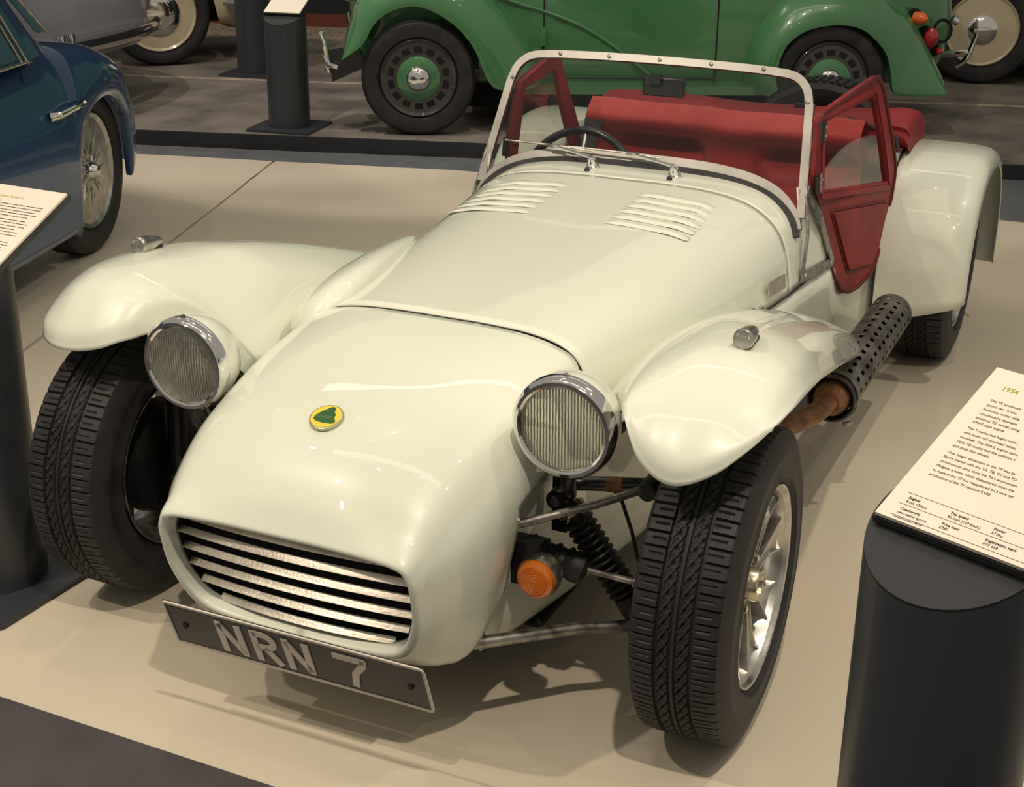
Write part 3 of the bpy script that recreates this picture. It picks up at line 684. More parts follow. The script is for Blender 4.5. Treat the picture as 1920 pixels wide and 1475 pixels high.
# rear wings ------------------------------------------------------
for sg in (1, -1):
    cy, cz, r = 2.225, .275, .375
    rows = []
    prof = [(.505, 1.0, 0), (.56, 1.0, 0), (.65, .998, 0), (.712, .988, 0), (.742, .96, 0), (.758, .91, 0), (.762, .84, 0)]
    for a in np.linspace(R(-1), R(190), 30):
        row = []
        for x, k, _ in prof:
            rr = r*k
            # squarish top: superellipse blend
            ca, sa = math.cos(a), math.sin(a)
            y = cy-rr*math.copysign(abs(ca)**.86, ca); z = cz+rr*math.copysign(abs(sa)**.92, sa)
            if sa < 0: z = cz+rr*sa
            dz = -.03*(1 if k == 1 else 1) if 0 else 0
            row.append((sg*x, y+.06*max(0, -sa)*0, z+dz))
        # the inner lower front corner reaches lower than the outer one
        rows.append(row)
    rows[0] = [(p[0], p[1], p[2]-.085*(1-(abs(p[0])-.505)/.275)) for p in rows[0]]; rows[1] = [(p[0], p[1], p[2]-.03*(1-(abs(p[0])-.505)/.275)) for p in rows[1]]
    net('rear_wing', rows, M['cream'], car, 2, 5, thick=.004)
    MB().tube([(sg*.508, y, z) for y, z in [(rows[i][0][1], rows[i][0][2]) for i in range(0, 26)]], .004, 6).build('wing_beading', M['black'], car)
    MB().lathe([(.50, 0), (.50, .30), (.505, .30), (.505, 0)], 32, c=(0, cy, cz+.03), axis='x', M=Matrix.Scale(sg, 3)).build('inner_arch', M['dark'], car)

# windscreen ------------------------------------------------------
def yz(z): return 1.205+(max(z, .60)-.65)*.478
fr_half = [(0, .734), (.10, .7335), (.20, .729), (.29, .7165), (.36, .6925), (.408, .655), (.430, .612)]
side_half = [(.434, .64), (.418, .78), (.407, .87), (.402, .90), (.389, .932), (.357, .955), (.30, .9625), (.20, .966), (.10, .9675), (0, .968)]
def scr_frame():
    def p3(x, z, off=0): return (x, yz(z)-off, z)
    nrm = Vector((0, -1, .478)).normalized()
    bot = cr([(-x, z) for x, z in fr_half[::-1]][:-1]+fr_half, 4)
    V, F = ribbon([p3(x, z) for x, z in bot], .026, .012, False, side=nrm)
    o = obj('windscreen_frame', V, F, M['frame'], car, ang=50, label='polished metal windscreen frame'); 
    top = cr([(-x, z) for x, z in side_half][:-1]+side_half[::-1], 5)
    V, F = ribbon([p3(x, z) for x, z in top], .020, .013, False, side=nrm); b = MB().add(V, F)
    b.build('frame_hoop', M['frame'], o, ang=50)
    V, F = ribbon([(x*1.006, yz(z)-.012, z-.014) for x, z in bot], .016, .014, False, side=nrm)
    obj('rubber_seal', V, F, M['black'], o, ang=50)
    # glass pane
    poly = [(x, z) for x, z in bot]+[(x, z) for x, z in top[::-1]]
    poly = [tuple(q) for q in poly]
    V = [(x, yz(z), z) for x, z in poly]; n = len(V)
    obj('windscreen_glass', V, [tuple(range(n))], M['glass'], o, smooth=False)
    for x, z in [(-.2748, .9615), (-.138, .964), (0, .965), (.138, .964), (.2748, .9615), (-.399, .895), (.399, .895)]:
        MB().lathe([(0, .0055), (.003, .005), (.005, .002), (.005, 0)], 10, c=Vector(p3(x, z+.003))+nrm*.006, axis='z', M=nrm.to_track_quat('Z', 'Y').to_matrix()).build('frame_screw', M['steel'], o)
    for sg in (1, -1):  # side brackets
        V, F = ribbon([(sg*.4545, 1.180, .502), (sg*.4555, 1.200, .60), (sg*.436, 1.228, .70), (sg*.424, 1.287, .80), (sg*.412, 1.325, .895)], .017, .006, False, side=Vector((1, 0, 0)))
        b = MB().add(V, F)
        b.add(*ribbon([(sg*.4540, 1.178, .4975), (sg*.4635, 1.31, .487), (sg*.4730, 1.435, .476)], .026, .005, False, side=Vector((1, 0, 0))))
        b.add(*ribbon([(sg*.4725, 1.425, .480), (sg*.4685, 1.36, .545), (sg*.4620, 1.29, .625), (sg*.438, 1.235, .705)], .024, .005, False, side=Vector((1, 0, 0))))
        b.build('screen_bracket', M['steel'], o, ang=50)
        for yy, zz in ((1.20, .499), (1.41, .480)): MB().lathe([(0, .007), (.004, .006), (.006, 0)], 10, c=(sg*(.457+.07*(yy-1.2)), yy, zz), axis='x', M=Matrix.Scale(sg, 3)).build('bracket_bolt', M['chrome'], o)
    # rear view mirror
    m = MB().box((.018, 1.345, .905), (.112, .022, .050)); mo = m.build('rear_view_mirror', M['blackpaint'], o); bev(mo, .006, 3)
    MB().box((-.002, 1.328, .925), (.034, .02, .024)).build('mirror_mount', M['blackpaint'], o)
    return o
scr_frame()
# wipers
for bx, tip0, tip1 in ((-.105, -.375, -.12), (.115, -.195, .06)):
    base = Vector((bx, 1.170, .722))
    w = MB().lathe([(-.012, .017), (-.004, .016), (0, .011), (.014, .010), (.020, .008), (.023, 0)], 20, c=base+Vector((0, 0, .004)), axis='z', M=Matrix.Rotation(R(25), 3, 'X')).build('wiper', M['chrome'], car)
    a1 = Vector((bx-.13, 1.218, .752))
    MB().tube([base+Vector((-.004, .002, .020)), base+Vector((-.03, .012, .022)), a1], [.0055, .0045, .003], 8).build('wiper_arm', M['chrome'], w)
    MB().tube([Vector((tip0, 1.224, .752)), a1+Vector((0, .003, .0)), Vector((tip1, 1.216, .748))], .0028, 6).build('wiper_blade', M['steel'], w)
    MB().box(a1, (.035, .006, .008)).build('wiper_joint', M['steel'], w)
    MB().lathe([(0, .0075), (.004, .007), (.009, .003), (.010, 0)], 14, c=(bx-.002, 1.140, .7145), axis='z').build('washer_jet', M['black'], car)

# doors (sidescreens) --------------------------------------------
outline = [(1.248, .887), (1.527, .910), (1.690, .923), (1.745, .885), (1.887, .718), (1.953, .628), (1.951, .584), (1.909, .435), (1.822, .345), (1.70, .333), (1.605, .342), (1.541, .367), (1.45, .437), (1.345, .58), (1.275, .680), (1.250, .737)]
window = [(1.292, .862), (1.672, .870), (1.779, .748), (1.886, .598), (1.330, .682)]
for sg in (1, -1):
    fx = (lambda y, w=0: .318+.1*y+w) if sg > 0 else (lambda y, w=0: -(.425+.05*(y-1.25)+w))
    ol = round_poly(outline, .02, 2); wn = round_poly(window, .008, 2)
    # ring between outline and window built with bmesh bridging via triangle fill
    bm = bmesh.new()
    def loop(pts, w): return [bm.verts.new((fx(y, w), y, z)) for y, z in pts]
    edges = []
    for pts in (ol, wn):
        vs = loop(pts, .0); edges += [bm.edges.new((vs[i], vs[(i+1) % len(vs)])) for i in range(len(vs))]
    bmesh.ops.triangle_fill(bm, use_beauty=True, use_dissolve=False, edges=edges)
    me = bpy.data.meshes.new('door'); bm.to_mesh(me); bm.free()
    d = link('door', me, M['red'], car, smooth=False, label='red vinyl door with a clear upper window'); solid(d, .014, 0)
    n = len(wn); obj('window_pane', [(fx(y), y, z) for y, z in wn], [tuple(range(n))], M['pvc'], d, smooth=False)
    def pipe(name, pts, w, t, m, closed=True, x=.008):
        V, F = ribbon([(fx(y, x), y, z) for y, z in pts], w, t, closed, side=Vector((1, 0, 0))); return bev(obj(name, V, F, m, d, ang=30), t*.3, 2)
    inn = [(y+(1.58-y)*.045, z+(.64-z)*.05) for y, z in ol]
    pipe('edge_piping', [(y+(1.58-y)*.012, z+(.64-z)*.012) for y, z in ol], .012, .008, M['redin'])
    wo = [(y+(y-1.60)*.085, z+(z-.745)*.14) for y, z in wn]
    pipe('window_surround', wo, .014, .006, M['red'])
    pp = round_poly([(1.405, .612), (1.868, .540), (1.80, .380), (1.585, .412)], .015, 3)
    pk = MB().prism(pp, .004, .014, lambda u, v, w: (fx(u, w), u, v)).build('door_pocket', M['red'], d); bev(pk, .004, 3)
    pipe('pocket_seam', [(y+(y-1.66)*.06, z+(z-.48)*.06) for y, z in pp], .006, .004, M['redin'], x=.0075)
    pipe('upper_seam', [(1.30, .655), (1.60, .617), (1.90, .575)], .005, .004, M['redin'], False, x=.0075)
    for (ya, za, yb, zb) in ((1.252, .868, 1.262, .818), (1.252, .738, 1.264, .690)):
        hb = MB(); hb.tube([(fx(ya, .010), ya, za), (fx(yb, .010), yb, zb)], .0085, 12)
        hb.box((fx(ya+.02, .008), (ya+yb)/2+.018, (za+zb)/2), (.010, .032, .052)); ho = hb.build('hinge', M['blackpaint'], d)
        for q in (.3, .7): MB().lathe([(0, .0035), (.003, .003), (.004, 0)], 8, c=(fx((ya+yb)/2+.022, .013), (ya+yb)/2+.022, za+(zb-za)*q), axis='x', M=Matrix.Scale(sg, 3)).build('hinge_screw', M['chrome'], d)

    if sg < 0:      # this sidescreen leans in against the raked screen post
        for o_ in [d]+list(d.children):
            if o_.data.users > 1: continue
            for v in o_.data.vertices:
                w_ = min(1, max(0, (v.co.z-.48)/.42)); f_ = min(1, max(0, (1.78-v.co.y)/.5)); v.co.y += .10*w_*f_; v.co.x += .035*w_*f_

# cockpit ---------------------------------------------------------
def seatback():
    nx, nz = 70, 36; V = []
    for j in range(nz+1):
        z = .30+.462*j/nz
        for i in range(nx+1):
            x = -.40+.83*i/nx
            b = 0
            roll = math.exp(-((z-.712)/.050)**2)*.070                       # top roll
            for cx in (-.185, .275):
                dx = abs(x-cx)
                g = 1/(1+math.exp((dx-.125)/.012))
                roll -= g*.085*math.exp(-((z-.632)/.030)**2)                 # hollow under the roll
                roll += g*.012*(1/(1+math.exp((z-.592)/.008)))             # lower cushion
                roll -= .030*math.exp(-((dx-.140)/.016)**2)*(1/(1+math.exp((z-.62)/.01)))
            roll += .030*math.exp(-((x-.045)/.075)**2)
            top = .004*abs(math.sin(x*9))
            y = 1.90+.12*(z-.5)-roll
            V.append((x, y, z-top*(j/nz)**4))
    for i in range(nx+1):
        x = -.40+.83*i/nx; V.append((x, 1.955, .742))
    for i in range(nx+1):
        x = -.40+.83*i/nx; V.append((x, 2.00, .60))
    obj('seat_back', V, gridfaces(nz+3, nx+1), M['seat'], car, ang=70, label='red padded bench seat back')
seatback()
for cx in (-.215, .215):
    c = MB().box((cx, 1.60, .255), (.34, .48, .11)).build('seat_cushion', M['seat'], car); bev(c, .03, 4)
MB().add(*ribbon([(-.405, 1.98, .735), (-.385, 1.90, .742), (-.375, 1.862, .71), (-.385, 1.84, .62), (-.40, 1.80, .50), (-.41, 1.70, .35)], .048, .003, False, side=Vector((.1, -1, .4)))).build('seat_belt', M['belt'], car, ang=60)
for sg in (-1, 1):
    rows = [[(sg*xx, y, .20), (sg*xx, y, .30), (sg*xx, y, zt)] for y, xx, zt in ((1.45, .452, .40), (1.5, .457, .36), (1.6, .460, .35), (1.84, .478, .35), (1.93, .484, .59), (2.0, .486, .64))]
    net('cockpit_trim', rows, M['redin'], car, 2, 2)
sw = MB().tube([(-.278+.170*math.cos(a), 1.495+.060*math.sin(a), .565+.163*math.sin(a)) for a in np.linspace(0, 2*PI, 49)[:-1]], .0115, 12, closed=True).build('steering_wheel', M['blackpaint'], car)
for a in (R(90), R(210), R(330)): MB().tube([(-.278, 1.485, .565), (-.278+.165*math.cos(a), 1.495+.058*math.sin(a), .565+.155*math.sin(a))], .006, 8).build('wheel_spoke', M['alu'], sw)
MB().tube([(-.278, 1.49, .565), (-.278, 1.22, .50)], .014, 12).build('steering_column', M['blackpaint'], sw)

# folded hood, spare wheel ---------------------------------------
def hood():
    rows = []
    for x, dz, dy in ((-.462, -.035, 0), (-.45, -.008, 0), (-.42, .004, 0), (-.2, .008, 0), (0, .0, 0), (.2, .004, 0), (.40, .014, 0), (.47, .022, 0), (.515, .018, 0), (.530, .004, 0)):
        rows.append([(x, 2.06+dy, .692+dz), (x, 2.055, .703+dz), (x, 2.09, .722+dz), (x, 2.18, .732+dz), (x, 2.28, .712+dz), (x, 2.33, .68+dz), (x, 2.32, .63+dz), (x, 2.2, .61+dz), (x, 2.06, .655+dz)])
    o, P = net('folded_hood', rows, M['red'], car, 5, 3, cc=True, ang=70, label='folded red hood laid across the rear deck')
    me = o.data
    n = P.shape[1]; 
    for E_ in (P[0], P[-1]): MB().add([tuple(p) for p in E_], [tuple(range(n))]).build('hood_end', M['red'], o)
    MB().tube(cr([(-.43, 2.05, .700), (-.2, 2.045, .7225), (.1, 2.045, .718), (.4, 2.045, .730)], 5), .0045, 8).build('hood_gap_shade', M['black'], o)  # black strip added as the shade in the gap between seat and hood
    MB().tube([(.35, 2.05, .735), (.50, 2.02, .700), (.515, 2.0, .66)], .006, 8).build('hood_strap', M['belt'], o)
    MB().box((.215, 2.07, .756), (.06, .02, .012)).build('hood_catch', M['blackpaint'], o)
hood()
spare = MB().lathe([(-.07, .19), (-.085, .22), (-.082, .26), (-.06, .282), (.06, .282), (.082, .26), (.085, .22), (.07, .19)], 64, c=(.10, 2.86, .43), axis='y', closed=True).build('spare_wheel', M['tyre'], car, label='spare wheel carried upright behind the folded hood')
for k in range(64):
    a = 2*PI*k/64
    if math.sin(a) > -.1: MB().box((.10+.284*math.cos(a), 2.86, .43+.284*math.sin(a)), (.006, .13, .018), Matrix.Rotation(-a, 3, 'Y')).build('tread_block', M['tyre'], spare, smooth=False)
# catches, flashes
for sg in (1, -1):
    b = MB().box((sg*.424, .865, .480), (.010, .016, .045)); b.tube([(sg*.424, .850, .505), (sg*.434, .862, .500), (sg*.438, .878, .508)], .006, 8); b.tube([(sg*.424, .865, .462), (sg*.436, .868, .468)], .006, 8)
    b.build('bonnet_catch', M['steel'], car)
fp = MB().prism([(.945, .510), (1.055, .505), (1.055, .540), (.945, .546)], .001, .004, lambda u, v, w: (.4355+(u-1.0)*.10-(v-.52)*.10+w, u, v)).build('flash_plate', M['alu'], car)
bev(fp, .001, 1)

# ================================================================ information posts
def info_post(name, loc, rz, h, label, lines, extra=None, bw=.30, bh=.42, tilt=38, base=.34, rad=.105, bd=.0, bx=0):
    p = tag(empty(name, loc, rz), label, 'sign', 'information posts around the hall')
    # tube whose top is cut on a slope: front (toward reader, -y) low, back high
    n = 48; V = []; t = math.tan(R(tilt))
    for k in range(n):
        a = 2*PI*k/n; V.append((rad*math.cos(a), rad*math.sin(a), .012))
    for k in range(n):
        a = 2*PI*k/n; V.append((rad*math.cos(a), rad*math.sin(a), h+rad*math.sin(a)*t))
    F = [(k, (k+1) % n, n+(k+1) % n, n+k) for k in range(n)]
    obj('post', V, F, M['post'], p, ang=50)
    obj('post_cap', V[n:]+[(v[0], v[1], v[2]-.003) for v in V[n:]], [tuple(range(n))]+[(k, (k+1) % n, n+(k+1) % n, n+k) for k in range(n)], M['postcap'], p, ang=50)
    b = MB().prism(round_poly([(-base/2, -base/2), (base/2, -base/2), (base/2, base/2), (-base/2, base/2)], .015), 0, .012, lambda u, v, w: (u, v, w)).build('base_plate', M['post'], p, smooth=False)
    Mb = Matrix.Translation((0, bd, h+.003+bd*t)) @ Matrix.Rotation(R(tilt), 4, 'X')
    def put(mb, mt, nm, **k): return obj(nm, [Mb @ Vector(v) for v in mb.v], mb.f, mt, brd if nm != 'board' else p, smooth=False, **k)
    brd = None
    brd = obj('board', [Mb @ Vector(v) for v in MB().box((bx, 0, .006), (bw, bh, .010)).v], MB().box((0, 0, 0), (1, 1, 1)).f, M['blackpaint'], p, smooth=False)
    f = MB().box((bx, 0, .0145), (bw-.008, bh-.004, .005)); obj('panel', [Mb @ Vector(v) for v in f.v], f.f, M['board'], brd, smooth=False)
    for kind, s, size, x, y, mt, bold in lines:
        if kind == 'text': text_mesh('lettering', s, size, M[mt], brd, Mb @ Matrix.Translation((x, y, .0172)), .0002, bold)
        else:
            l = MB().box((x, y, .0174), (s, size, .0004)); obj('rule', [Mb @ Vector(v) for v in l.v], l.f, M[mt], brd, smooth=False)
    return p
rl = [('text', '1954', .0105, -.0652, .0995, 'olive', True)]
for s, y in (('The TF, produced', .0775), ('sports car.  It was', .0692), ('American writer calle', .0612), ('considered a desirable', .053), ('previous TD model, using', .0451), ('XPAG-type engine.', .0375),
             ('The T-series had begun with i', .0258), ('with push-rod overhead valves,', .0177), ('camshaft. The XPAG engine came', .0095), ('1950 TD model had the addition o', .0014), ('and small disc wheels.', -.0063),
             ("One 'magic' dimension in the TF was its", -.0182), ('figure shared with the TA, TB, TC and TD', -.0260), ("continuously used since the TA's announcem", -.0340), ('Midgets, a name which disappeared when the', -.0420), ('to replace the TF but reappeared on a new car', -.0502), ('production of the TF reached 9,600.', -.0580)):
    rl.append(('text', s, .0053, -.0670, y, 'ink', False))
for s, x, y, b in (('Engine:', -.067, -.100, 1), ('4 cyl, 1250cc', -.067, -.1062, 0), ('Coachwork:', -.067, -.118, 1), ('two seater sports', -.067, -.124, 0), ('Top speed:', -.0142, -.100, 1), ('80 mph [129 km/h]', -.0142, -.1062, 0),
                   ('Price new:', -.0142, -.118, 1), ('\u00a3780', -.0142, -.124, 0), ('Power:', .0388, -.100, 1), ('57 bhp', .0388, -.1062, 0), ('Registration mark', .0388, -.118, 1), ('PYT 658', .0388, -.124, 0)):
    rl.append(('text', s, .0051, x, y, 'ink', bool(b)))
rl.append(('text', 'Accession number: 080144', .0032, -.067, -.1308, 'ink', False))
for y in (-.0920, -.1100, -.1282): rl.append(('rule', .165, .0003, .010, y, 'ink', 0))
info_post('information_post', (1.094, -.717, 0), -.378, .809, 'black cylindrical post with a printed white panel headed 1954, at right foreground', rl, bw=.200, bh=.272, tilt=25.27, bd=.09, bx=.0065)
ll = [('text', 'Lotus Seven S2', .0105, -.0385, .0975, 'olive', False), ('text', 'SS', .0105, -.0330, .0835, 'olive', False)]
for xe, y in ((.0936, .0785), (.0948, .0703), (.086, .0612), (.0954, .0534), (.079, .0447), (.0819, .033), (.0936, .025), (.0925, .0158), (.0733, .0068), (.0885, -.0016), (.0923, -.0103), (.0875, -.0315), (.0941, -.0397), (.085, -.0479), (.0885, -.0559)):
    x = xe
    while x > -.05:
        w = random.choice((.007, .011, .015, .019)); ll.append(('rule', w, .0016, x-w/2, y, 'ink', 0)); x -= w+.0022
info_post('information_post', (-.926, -.175, 0), -.026, .70, 'black cylindrical post with a white text panel, at the left beside the front tyre', ll, bw=.237, bh=.272, tilt=25.27, bd=.09)
info_post('information_post', (-2.904, 4.037, .062), .165, .575, 'black cylindrical post with white panel standing on the road edge, nearer of two', [('rule', .10, .0012, -.01, .02-.008*k, 'ink', 0) for k in range(3)], bw=.20, bh=.272, tilt=25.27, bd=.09)
info_post('information_post', (-4.02, 5.37, .062), .165, .62, 'black cylindrical post further back, half hidden behind the nearer road post', [], bw=.20, bh=.272, tilt=25.27, bd=.09)

# ================================================================ background vehicles
def simple_wheel(name, parent, c, r, w, rimr, rimmat, hubmat, hubr, out=(0, -1), slots=0, wire=False, capmat=None, tyremat=None):
    """axis along local -y (towards the viewer)"""
    rr = rimr
    t = MB().lathe([(-w*.30, rr), (-w*.44, rr+.012), (-w*.5, (rr+r)/2), (-w*.46, r-.02), (-w*.30, r-.002), (w*.30, r-.002), (w*.46, r-.02), (w*.5, (rr+r)/2), (w*.44, rr+.01), (w*.3, rr)], 72, c=c, axis='y', closed=True)
    wh = t.build(name, tyremat or M['tyre'], parent)
    if wire: MB().lathe([(-w*.30, rr-.021), (w*.3, rr-.03)], 72, c=(c[0], c[1], c[2]), axis='y').build('rim_well', M['dark'], wh)
    rm = MB().lathe([(-w*.36, rr+.004), (-w*.42, rr-.004), (-w*.36, rr-.018)]+([(-w*.28, rr-.02)] if wire else [(-w*.10, rr-.03), (w*.3, rr-.03), (w*.3, rr)]), 72, c=c, axis='y').build('rim', rimmat, wh)
    if wire:
        for ring in range(2):
            n = 20
            for k in range(n):
                a = 2*PI*k/n+ring*.13; b = a+(.28 if k % 2 else -.28)
                y0 = -w*.42 if ring == 0 else -w*.12; 
                MB().tube([Vector(c)+Vector((.035*math.cos(b), y0, .035*math.sin(b))), Vector(c)+Vector(((rr-.02)*math.cos(a), -w*.30 if ring == 0 else w*.2, (rr-.02)*math.sin(a)))], .0030, 5, cap=False).build('wire_spoke', rimmat, wh)
        MB().lathe([(-w*.62, 0), (-w*.60, .018), (-w*.44, .036), (w*.1, .040), (w*.1, 0)], 28, c=c, axis='y').build('wheel_spinner', hubmat, wh)
        MB().lathe([(w*.25, 0), (w*.25, rr-.04)], 40, c=c, axis='y').build('brake_drum', M['dark'], wh)
    else:
        disc = MB().lathe([(-w*.05, rr-.028), (-w*.18, rr*.80), (-w*.30, rr*.62), (-w*.26, rr*.5), (-w*.26, 0)], 72, c=c, axis='y').build('wheel_disc', rimmat, wh)
        for k in range(slots):
            a = 2*PI*(k+.5)/slots; q = Matrix.Rotation(-a, 3, 'Y')
            o = MB().box((c[0]+rr*.73*math.cos(a), c[1]-w*.255, c[2]+rr*.73*math.sin(a)), (.030, .030, .040), q).build('wheel_slot', M['dark'], wh); 
        hc = MB().lathe([(-w*.28, hubr), (-w*.42, hubr*.95), (-w*.50, hubr*.75), (-w*.53, hubr*.5), (-w*.53, 0)], 48, c=c, axis='y').build('hub_disc', hubmat, wh)
        if capmat: MB().lathe([(-w*.50, hubr*.56), (-w*.60, hubr*.50), (-w*.72, hubr*.30), (-w*.76, 0)], 40, c=c, axis='y').build('hub_cap', capmat, wh)
    return wh

# --- green van ---
van = tag(empty('van', (-2.237, 4.196, .062), R(26.25)), 'old green van with rounded wings and black wheels behind the sports car', 'van')
def wing_loft(name, lip, join, parent, m, ylip=-.055, ymid=-.05, yjoin=.14):
    lip = cr(lip, 4); join = cr(join, 4)
    n = 60
    def res(P):
        d = np.r_[0, np.cumsum(np.linalg.norm(np.diff(P, axis=0), axis=1))]; s = np.linspace(0, d[-1], n); return np.c_[np.interp(s, d, P[:, 0]), np.interp(s, d, P[:, 1])]
    A, B = res(lip), res(join); rows = []
    for a, b in zip(A, B):
        r = []
        for t, y in ((0, ylip+.035), (0, ylip), (.03, ylip-.008), (.25, ylip-.004), (.5, ylip+.018), (.75, ylip+.065), (.92, ylip+.125), (1.0, yjoin)):
            q = a+(b-a)*t; r.append((q[0], y, q[1]))
        rows.append(r)
    P = np.array(rows)
    return net(name, P, m, parent, 1, 3, ang=60)
flip = [(-.376, .372), (-.33, .40), (-.265, .453), (-.21, .546), (-.13, .607), (-.02, .633), (.07, .610), (.167, .553), (.239, .483), (.289, .405), (.325, .315), (.358, .256), (.40, .232), (.483, .228)]
fjoin = [(-.380, .375), (-.372, .45), (-.340, .56), (-.30, .66), (-.22, .75), (-.08, .81), (.08, .815), (.22, .77), (.32, .71), (.40, .633), (.47, .56), (.528, .483), (.59, .39), (.64, .25)]
wing_loft('front_wing', flip, fjoin, van, M['vangreen'])
rlip = [(1.80, .20), (1.775, .30), (1.80, .43), (1.86, .50), (1.94, .54), (2.06, .558), (2.175, .54), (2.265, .475), (2.32, .405), (2.348, .307), (2.36, .248), (2.39, .218), (2.573, .215), (2.640, .232)]
rjoin = [(1.655, .22), (1.645, .361), (1.68, .483), (1.76, .607), (1.86, .70), (2.0, .745), (2.18, .745), (2.30, .71), (2.39, .65), (2.47, .59), (2.57, .44), (2.644, .307), (2.652, .26), (2.650, .235)]
wing_loft('rear_wing', rlip, rjoin, van, M['vangreen'])
def vanbody():
    # plan section around the body, lofted up
    rows = []
    for z, tail, out in ((.24, 2.66, .02), (.34, 2.73, .0), (.5, 2.76, -.005), (.7, 2.74, 0), (.95, 2.68, .015), (1.25, 2.6, .04), (1.5, 2.5, .08)):
        r = [(.30, .145+out), (.9, .135+out), (1.6, .13+out), (2.2, .14+out), (2.45, .17+out), (tail-.08, .26+out), (tail, .42+out), (tail, .8), (tail, 1.1)]
        rows.append([(x, y, z) for x, y in r])
    net('body_shell', rows, M['vangreen'], van, 4, 4, ang=50)
    rows = [[(-.36, .35, z), (-.30, .22, z+.0), (0, .20, z), (.35, .16, z), (.62, .14, z)] for z in (.30, .6, .85, 1.0)]
    net('bonnet_side', rows, M['vangreen'], van, 3, 4)
    MB().prism([(.45, .245), (1.80, .245), (1.80, .20), (.45, .20)], .02, .16, lambda u, v, w: (u, w, v)).build('running_board', M['vangreen'], van)
    for x in (.625, 1.497): MB().box((x, .137 if x < 1 else .129, .62), (.007, .012, .78 if x < 1 else .84)).build('door_gap', M['dark'], van, smooth=False)
    MB().box((1.06, .132, .262), (.86, .008, .006)).build('door_gap', M['dark'], van, smooth=False)
    MB().tube([(x, .128+.006*(x < .7), z) for x, z in cr([(.20, .74), (.46, .640), (.66, .580), (.83, .512), (.98, .422), (1.10, .331), (1.20, .255)], 4)], .009, 8).build('swage_line', M['vangreen'], van)
    MB().box((.62, .13, .47), (.03, .02, .09)).build('door_hinge', M['vangreen'], van)
    MB().box((1.52, .125, .74), (.012, .01, .10)).build('door_hinge', M['vangreen'], van)
    MB().box((1.25, .62, .16), (2.1, .8, .12)).build('chassis', M['dark'], van)
    for c, l in (((2.505, .10, .575), 'orangelamp'),): 
        MB().lathe([(-.050, 0), (-.046, .012), (-.030, .026), (-.008, .032), (.02, .034), (.025, 0)], 24, c=c, axis='y', M=Matrix.Rotation(R(35), 3, 'Z')).build('indicator_lamp', M[l], van)
    rlm = MB().lathe([(.062, 0), (.055, .012), (.040, .026), (.010, .036), (-.02, .034), (-.04, .020), (-.046, 0)], 28, c=(2.575, .10, .485), axis='z').build('tail_lamp', M['redlamp'], van)
    rlm.data.transform(Matrix.Translation((2.575, .10, .485)) @ Matrix.Rotation(PI, 4, 'X') @ Matrix.Translation((-2.575, -.10, -.485)))
    MB().lathe([(-.020, 0), (-.016, .012), (0, .018), (.012, .018)], 18, c=(2.625, .10, .415), axis='y').build('reflector_lamp', M['redlamp'], van)
    for p in ((2.49, .11, .585), (2.555, .12, .50), (2.61, .13, .415)): MB().lathe([(0, .030), (.03, .036)], 20, c=p, axis='y').build('lamp_base', M['dark'], van)
    MB().tube([(2.65+.045*math.cos(a)*1.0, .17, .505+.055*math.sin(a)) for a in np.linspace(0, 2*PI, 25)[:-1]], .008, 8, closed=True).build('filler_seal', M['dark'], van)
    # bumpers
    for x, h in ((-.47, 0), ):
        MB().tube(cr([(-.475, -.02, .500), (-.462, .0, .45), (-.45, .01, .37), (-.452, .01, .33), (-.44, 0, .30)], 4), .013, 10).build('overrider', M['chrome'], van)
        MB().tube([(-.46, .0, .385), (-.44, -.02, .345), (-.40, -.02, .33)], .014, 10).build('bumper_end', M['chrome'], van)
        MB().prism([(-.46, .395), (-.30, .43), (-.26, .33), (-.43, .255), (-.44, .33)], .02, .10, lambda u, v, w: (u, w, v)).build('chassis_horn', M['blackpaint'], van)
        MB().tube([(-.36, .30, .56), (-.352, .30, .47)], .012, 10).build('overrider', M['chrome'], van)
    MB().lathe([(-.035, 0), (-.03, .03), (.02, .04), (.05, .02), (.06, 0)], 24, c=(-.335, .18, .66), axis='x').build('side_lamp', M['chrome'], van)
    MB().tube(cr([(2.80, .35, .30), (2.84, .33, .34), (2.87, .33, .42), (2.885, .33, .475)], 4), [.014]*13, 10).build('overrider', M['chrome'], van)
    MB().tube([(2.74, .4, .355), (2.86, .33, .375)], .018, 10).build('bumper_end', M['chrome'], van)
    MB().tube([(2.745, .33, .545), (2.775, .33, .530)], .022, 12).build('boot_handle', M['chrome'], van)
vanbody()
M['blackgloss'] = mat('wheel_black', (.022, .022, .024), .25, coat=1, coat_r=.08)
fw = simple_wheel('wheel', van, (0, .02, .283), .285, .13, .19, M['blackgloss'], M['vangreen'], .112, slots=14, capmat=M['chrome'])
rw = simple_wheel('wheel', van, (2.045, .02, .283), .285, .13, .19, M['blackgloss'], M['vangreen'], .112, slots=14, capmat=M['chrome'])

